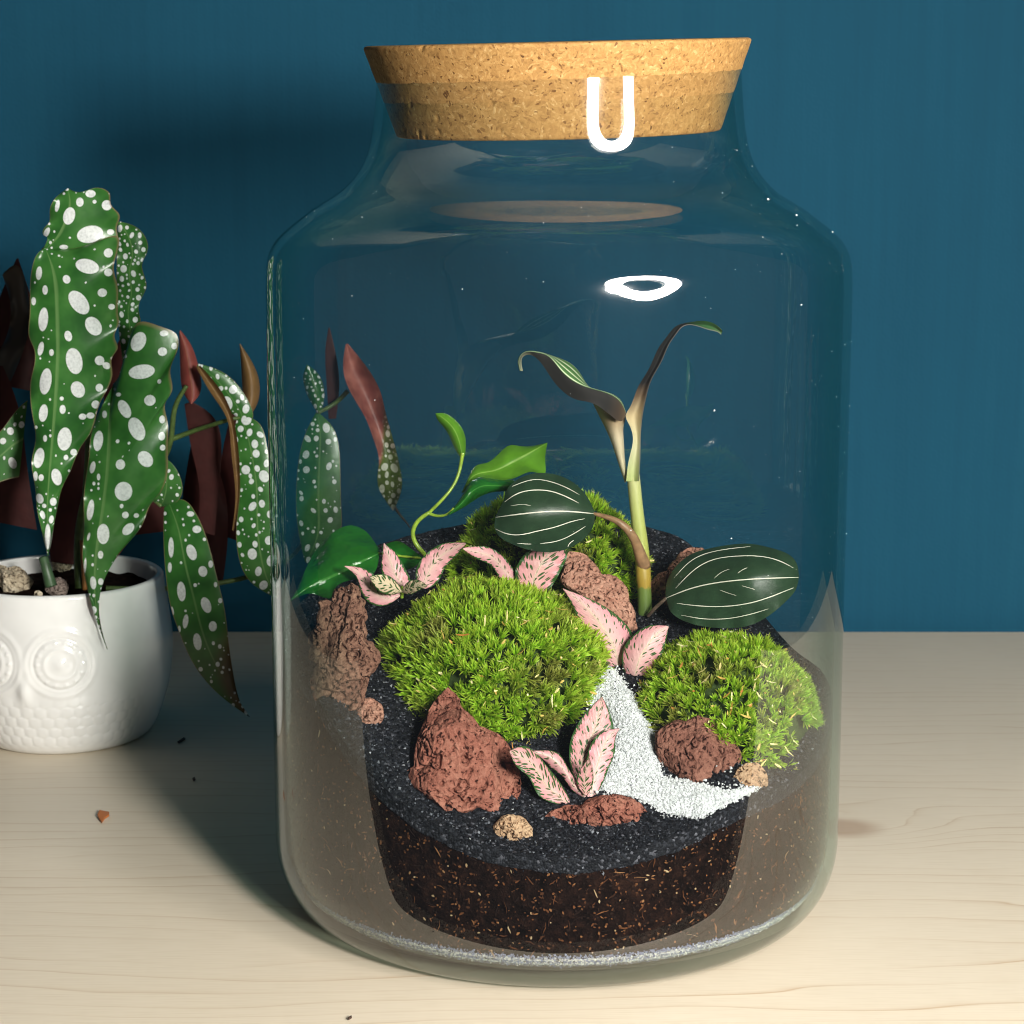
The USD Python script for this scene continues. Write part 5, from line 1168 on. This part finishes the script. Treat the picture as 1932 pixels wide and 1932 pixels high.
bleaf('c1', [(905, 180), (902, 300), (905, 420), (920, 600), (945, 740), (990, 870), (1050, 1010), (1130, 1130), (1230, 1230), (1375, 1335)], [(960, 135), (1020, 140), (1075, 200), (1120, 290), (1160, 410), (1200, 570), (1240, 740), (1262, 920), (1290, 1110), (1330, 1260), (1378, 1336)],
      [(935, 160), (985, 300), (1020, 480), (1065, 660), (1110, 840), (1180, 1020), (1378, 1336)], [Y - .024, Y - .034, Y - .040, Y - .040], 19, key='L4', label='long hanging leaf with a red brown tip at the right of the pot', brown=brown_tip, small=46, cup=0.0012)
bleaf('c0', [(628, 1290), (560, 1420), (505, 1560), (490, 1700), (468, 1850), (462, 1990), (462, 2120), (455, 2240), (478, 2400), (520, 2560), (592, 2758)],
      [(640, 1278), (700, 1150), (728, 1000), (770, 950), (880, 972), (975, 1020), (978, 1110), (940, 1220), (950, 1330), (912, 1400), (925, 1500), (925, 1640), (925, 1780), (880, 1900), (830, 1960), (790, 2060), (690, 2190), (625, 2270), (570, 2370), (545, 2500), (560, 2640), (594, 2758)],
      [(632, 1285), (610, 1420), (598, 1600), (585, 1800), (560, 2000), (530, 2200), (520, 2400), (540, 2580), (593, 2758)], [Y - .030, Y - .048, Y - .052, Y - .050, Y - .050], 20, key='L3', label='second large spotted leaf with a broad right lobe', small=40, edge_y=(0.003, 0.005), wave=0.0026, waves=5, nu=240, nv=90)
bleaf('c0', [(238, 545), (258, 480), (240, 470), (238, 440), (270, 400), (275, 330), (310, 260), (372, 212)], [(262, 575), (480, 560), (655, 525), (645, 430), (660, 360), (612, 300), (605, 240), (540, 208), (480, 222), (430, 232), (376, 212)], [(250, 552), (320, 470), (370, 360), (385, 290), (374, 213)], [Y - .0385, Y - .0405, Y - .037], 21, key='L1', label='upper lobe of the largest leaf', small=16, edge_y=(0.002, 0.004), wave=0.002, waves=3, nu=150, nv=80)
bleaf('c0', [(240, 545), (205, 575), (172, 680), (165, 800), (163, 920), (160, 1030), (188, 1100), (190, 1180), (172, 1260), (168, 1380), (185, 1500), (196, 1600), (175, 1720), (192, 1850), (205, 1990), (225, 2080), (245, 2170), (264, 2240)],
      [(262, 545), (480, 525), (652, 480), (642, 580), (628, 660), (650, 760), (650, 900), (655, 960), (632, 1030), (650, 1090), (618, 1150), (620, 1240), (560, 1380), (535, 1450), (500, 1560), (440, 1650), (390, 1770), (345, 1860), (320, 1960), (300, 2060), (285, 2160), (266, 2240)],
      [(252, 545), (285, 640), (305, 760), (312, 900), (315, 1100), (305, 1350), (290, 1550), (275, 1750), (262, 1950), (262, 2100), (265, 2240)], [Y - .040, Y - .048, Y - .050, Y - .052, Y - .050], 22, key='L1', label='largest spotted leaf hanging to the pot rim at the left', small=48, edge_y=(0.005, 0.003), wave=0.0026, waves=6, nu=240, nv=90)
# stems and leaf stalks
stalk(beg, [(150, 1110, Y - .01), (150, 1000, Y - .004), (175, 900, Y), (215, 800, Y - .004), (216, 726, Y - .026)], [9, 8.5, 7, 5, 3.5], beg_stem, 'stem')
stalk(beg, [(96, 1105, Y - .024), (88, 1075, Y - .024), (82, 1052, Y - .022)], [12, 10, 9], stem_mat('begonia_stub', (0.045, 0.09, 0.04)), 'stem', label='short green cut stub')
stalk(beg, [(82, 470, Y - .038), (110, 520, Y - .010), (140, 620, Y + .01), (165, 760, Y + .01), (160, 960, Y)], [3.5, 4, 5, 6, 7], beg_stem)
stalk(beg, [(300, 880, Y + .01), (322, 830, Y + .004), (330, 770, Y), (352, 728, Y - .002)], [6, 5.5, 5, 4], beg_stem)
stalk(beg, [(230, 850, Y), (300, 836, Y + .004), (360, 815, Y + .004), (412, 798, Y - .006)], [6, 5.5, 4.5, 4], beg_stem)
stalk(beg, [(412, 798, Y - .006), (440, 790, Y - .008), (452, 788, Y - .006)], [4, 3.5, 3], beg_stem)
stalk(beg, [(600, 778, Y), (630, 762, Y + .004), (656, 738, Y + .002)], [4, 4, 4.5], beg_stem)
stalk(beg, [(600, 778, Y + .004), (604, 860, Y + .01), (598, 950, Y + .012), (560, 1040, Y + .01), (480, 1085, Y + .008), (320, 1110, Y + .004), (200, 1110, Y)], [4, 4, 4, 4, 4.5, 5, 5], beg_stem, n=40)
stalk(beg, [(742, 950, Y - .006), (752, 968, Y - .006), (766, 985, Y - .006), (774, 996, Y - .006)], [3.0, 2.4, 1.8, 1.0], beg_brown, label='thin dry brown leaf tip')
stalk(beg, [(304, 955, Y - .024), (280, 935, Y - .02), (240, 930, Y), (200, 960, Y)], [3.5, 3.5, 5, 6], beg_stem)
stalk(beg, [(160, 1112, Y - .012), (156, 1060, Y - .012), (153, 1020, Y - .008)], [5, 4, 3], stem_mat('begonia_sheath', (0.22, 0.09, 0.025)), 'stem', label='orange brown dry sheath')
# ------------------------------------------------------------------ cork
cork_mat = mat('cork', {
    'g': ('geometry', {}), 'di': ('noise_texture', {'scale': 160.0, 'detail': 3.0}), 'sv': ('vector_math', {'math_type': 'scale', 'scale': 0.006}), 'av': ('vector_math', {'math_type': 'add'}),
    'v': ('voronoi_texture', {'scale': 680.0}), 'v2': ('voronoi_texture', {'scale': 1350.0}), 'sc': ('separate_color', {}), 'sc2': ('separate_color', {}), 'n': ('noise_texture', {'scale': 1400.0, 'detail': 2.0}),
    'mx': ('mix_float', {'fac': 0.5}), 'r': ('rgb_ramp', {'ramp': [(0.06, (0.21, 0.105, 0.030)), (0.22, (0.31, 0.162, 0.050)), (0.55, (0.365, 0.198, 0.062)), (0.82, (0.41, 0.235, 0.080)), (0.96, (0.50, 0.315, 0.13))]}),
    'dk': ('rgb_ramp', {'ramp': [(0.0, (0.30, 0.22, 0.16)), (0.025, (0.55, 0.46, 0.38)), (0.045, (1, 1, 1))]}), 'mu': ('mix_color', {'blend_type': 'multiply', 'fac': 1.0}),
    'b': ('bump', {'strength': 0.5, 'distance': 0.0005}), 'p': ('principled_bsdf', {'roughness': 0.72, 'specular_ior_level': 0.3})},
    [('g.position', 'di.vector'), ('di.color', 'sv.vector1'), ('sv.vector', 'av.vector1'), ('g.position', 'av.vector2'), ('av.vector', 'v.vector'), ('av.vector', 'v2.vector'), ('g.position', 'n.vector'), ('v.color', 'sc.color'), ('v2.color', 'sc2.color'), ('sc.r', 'mx.a'), ('sc2.r', 'mx.b'), ('mx.result', 'r.fac'),
     ('sc2.g', 'dk.fac'), ('r.color', 'mu.a'), ('dk.color', 'mu.b'), ('mu.result', 'p.base_color'), ('mx.result', 'b.height'), ('b.normal', 'p.normal')])
nt = 520
prof = [(0.0, 0.2945), (0.030, 0.2945), (0.0585, 0.2945), (0.0592, 0.2947), (0.0597, 0.2955)] + [(0.0597 + (0.0703 - 0.0597) * q, 0.2955 + (0.3258 - 0.2955) * q) for q in np.linspace(0.02, 1, 44)] + [(0.0704, 0.3264), (0.0700, 0.3270), (0.0690, 0.3273), (0.040, 0.3274), (0.0, 0.3274)]
pr = np.array(prof); ang = np.arange(nt) * 2 * np.pi / nt
V = np.stack([pr[:, None, 0] * np.cos(ang), pr[:, None, 0] * np.sin(ang), np.repeat(pr[:, 1:], nt, 1)], -1)
q = V.reshape(-1, 3)
pit = sstep(meshkit.noise(q * 420, 3), 0.72, 0.92) * sstep(meshkit.noise(q * 60, 9), 0.35, 0.7)
rough_side = 1 + 1.6 * sstep(-np.cos(np.arctan2(q[:, 1], q[:, 0]) - math.radians(205)), -1.0, -0.6) * 0
dd = 0.00035 * (meshkit.fbm(q * 300, 3, 2) - 0.5) - 0.0011 * pit
out = np.stack([np.cos(np.tile(ang, len(pr))), np.sin(np.tile(ang, len(pr))), 0 * q[:, 0]], -1) * (q[:, :2] ** 2).sum(1)[:, None] ** 0.5 / 0.07
q = q + out * dd[:, None]
tilt = math.radians(-1.3)
c0 = np.array([0, 0, 0.31])
Rm = np.array([[math.cos(tilt), 0, math.sin(tilt)], [0, 1, 0], [-math.sin(tilt), 0, math.cos(tilt)]])
tx = math.radians(1.2)
Rx = np.array([[1, 0, 0], [0, math.cos(tx), -math.sin(tx)], [0, math.sin(tx), math.cos(tx)]])
q = (q - c0) @ (Rx @ Rm).T + c0 + np.array([JX - 0.0004, 0, 0.0])
f = wrap_faces(len(pr), nt)
put('cork_stopper', (q, f), cork_mat, smooth=60, label='thick tapered pressed cork stopper closing the jar neck', category='stopper')

# ------------------------------------------------------------------ dust on the glass
dust_mat = mat('glass_dust', {'p': ('principled_bsdf', {'base_color': (0.7, 0.7, 0.7), 'roughness': 0.7})})
n = 260
zc = np.where(rng.random(n) < 0.45, rng.uniform(0.245, 0.292, n), rng.uniform(0.10, 0.25, n))
aa = rng.uniform(math.pi * 1.03, math.pi * 1.97, n)
aa = np.where(rng.random(n) < 0.35, rng.normal(math.pi * 1.8, 0.25, n), aa)
m = OUTER[:, 1] > 0.03
rr = np.interp(zc, OUTER[m, 1], OUTER[m, 0]) + 0.00004
dp = np.stack([JX + rr * np.cos(aa), rr * np.sin(aa), zc], -1)
gv, gf = grains(dp, 0.00009, rng)
gv = gv.reshape(n, 6, 3); sc = np.where(rng.random(n) < 0.12, rng.uniform(2.0, 3.6, n), rng.uniform(0.7, 1.6, n))[:, None, None]
gv = (dp[:, None] + (gv - dp[:, None]) * sc).reshape(-1, 3)
put('dust', (gv, gf), dust_mat, jar, kind='stuff')

# ------------------------------------------------------------------ crumbs on the table
crumb_mat = mat('orange_chip', {'p': ('principled_bsdf', {'base_color': (0.42, 0.13, 0.03), 'roughness': 0.6})})
speck_mat = mat('dark_speck', {'p': ('principled_bsdf', {'base_color': (0.05, 0.028, 0.018), 'roughness': 0.8})})


def flat_chip(name, pts, h, m, label):
    w = np.array([on_z(*p, 0.0)[:2] for p in pts])
    pg = Polygon(w).buffer(0)
    t = trimesh.creation.extrude_polygon(pg, h, engine='earcut')
    v = np.array(t.vertices); v[:, 2] += 0.0004 + 0.25 * h * np.sin(v[:, 0] * 900)
    put(name, (v, t.faces), m, label=label, category='crumb', group='crumbs on the table')


flat_chip('bark_chip', [(184, 1543), (188, 1534), (196, 1535), (206, 1536), (206, 1541), (198, 1546), (192, 1554), (187, 1548)], 0.0009, crumb_mat, 'orange bark chip lying on the table in front of the owl pot')
flat_chip('dirt_speck', [(335, 1402), (347, 1395), (350, 1397), (338, 1404)], 0.0006, speck_mat, 'thin dark crumb on the shaded table to the right of the owl pot')
flat_chip('dirt_speck', [(363, 1472), (367, 1470), (369, 1474), (365, 1476)], 0.0006, speck_mat, 'round dark crumb in the jar shadow between the pot and the jar')
flat_chip('dirt_speck', [(656, 1925), (663, 1921), (664, 1924), (658, 1927)], 0.0006, speck_mat, 'reddish crumb on the table at the bottom edge left of the jar')
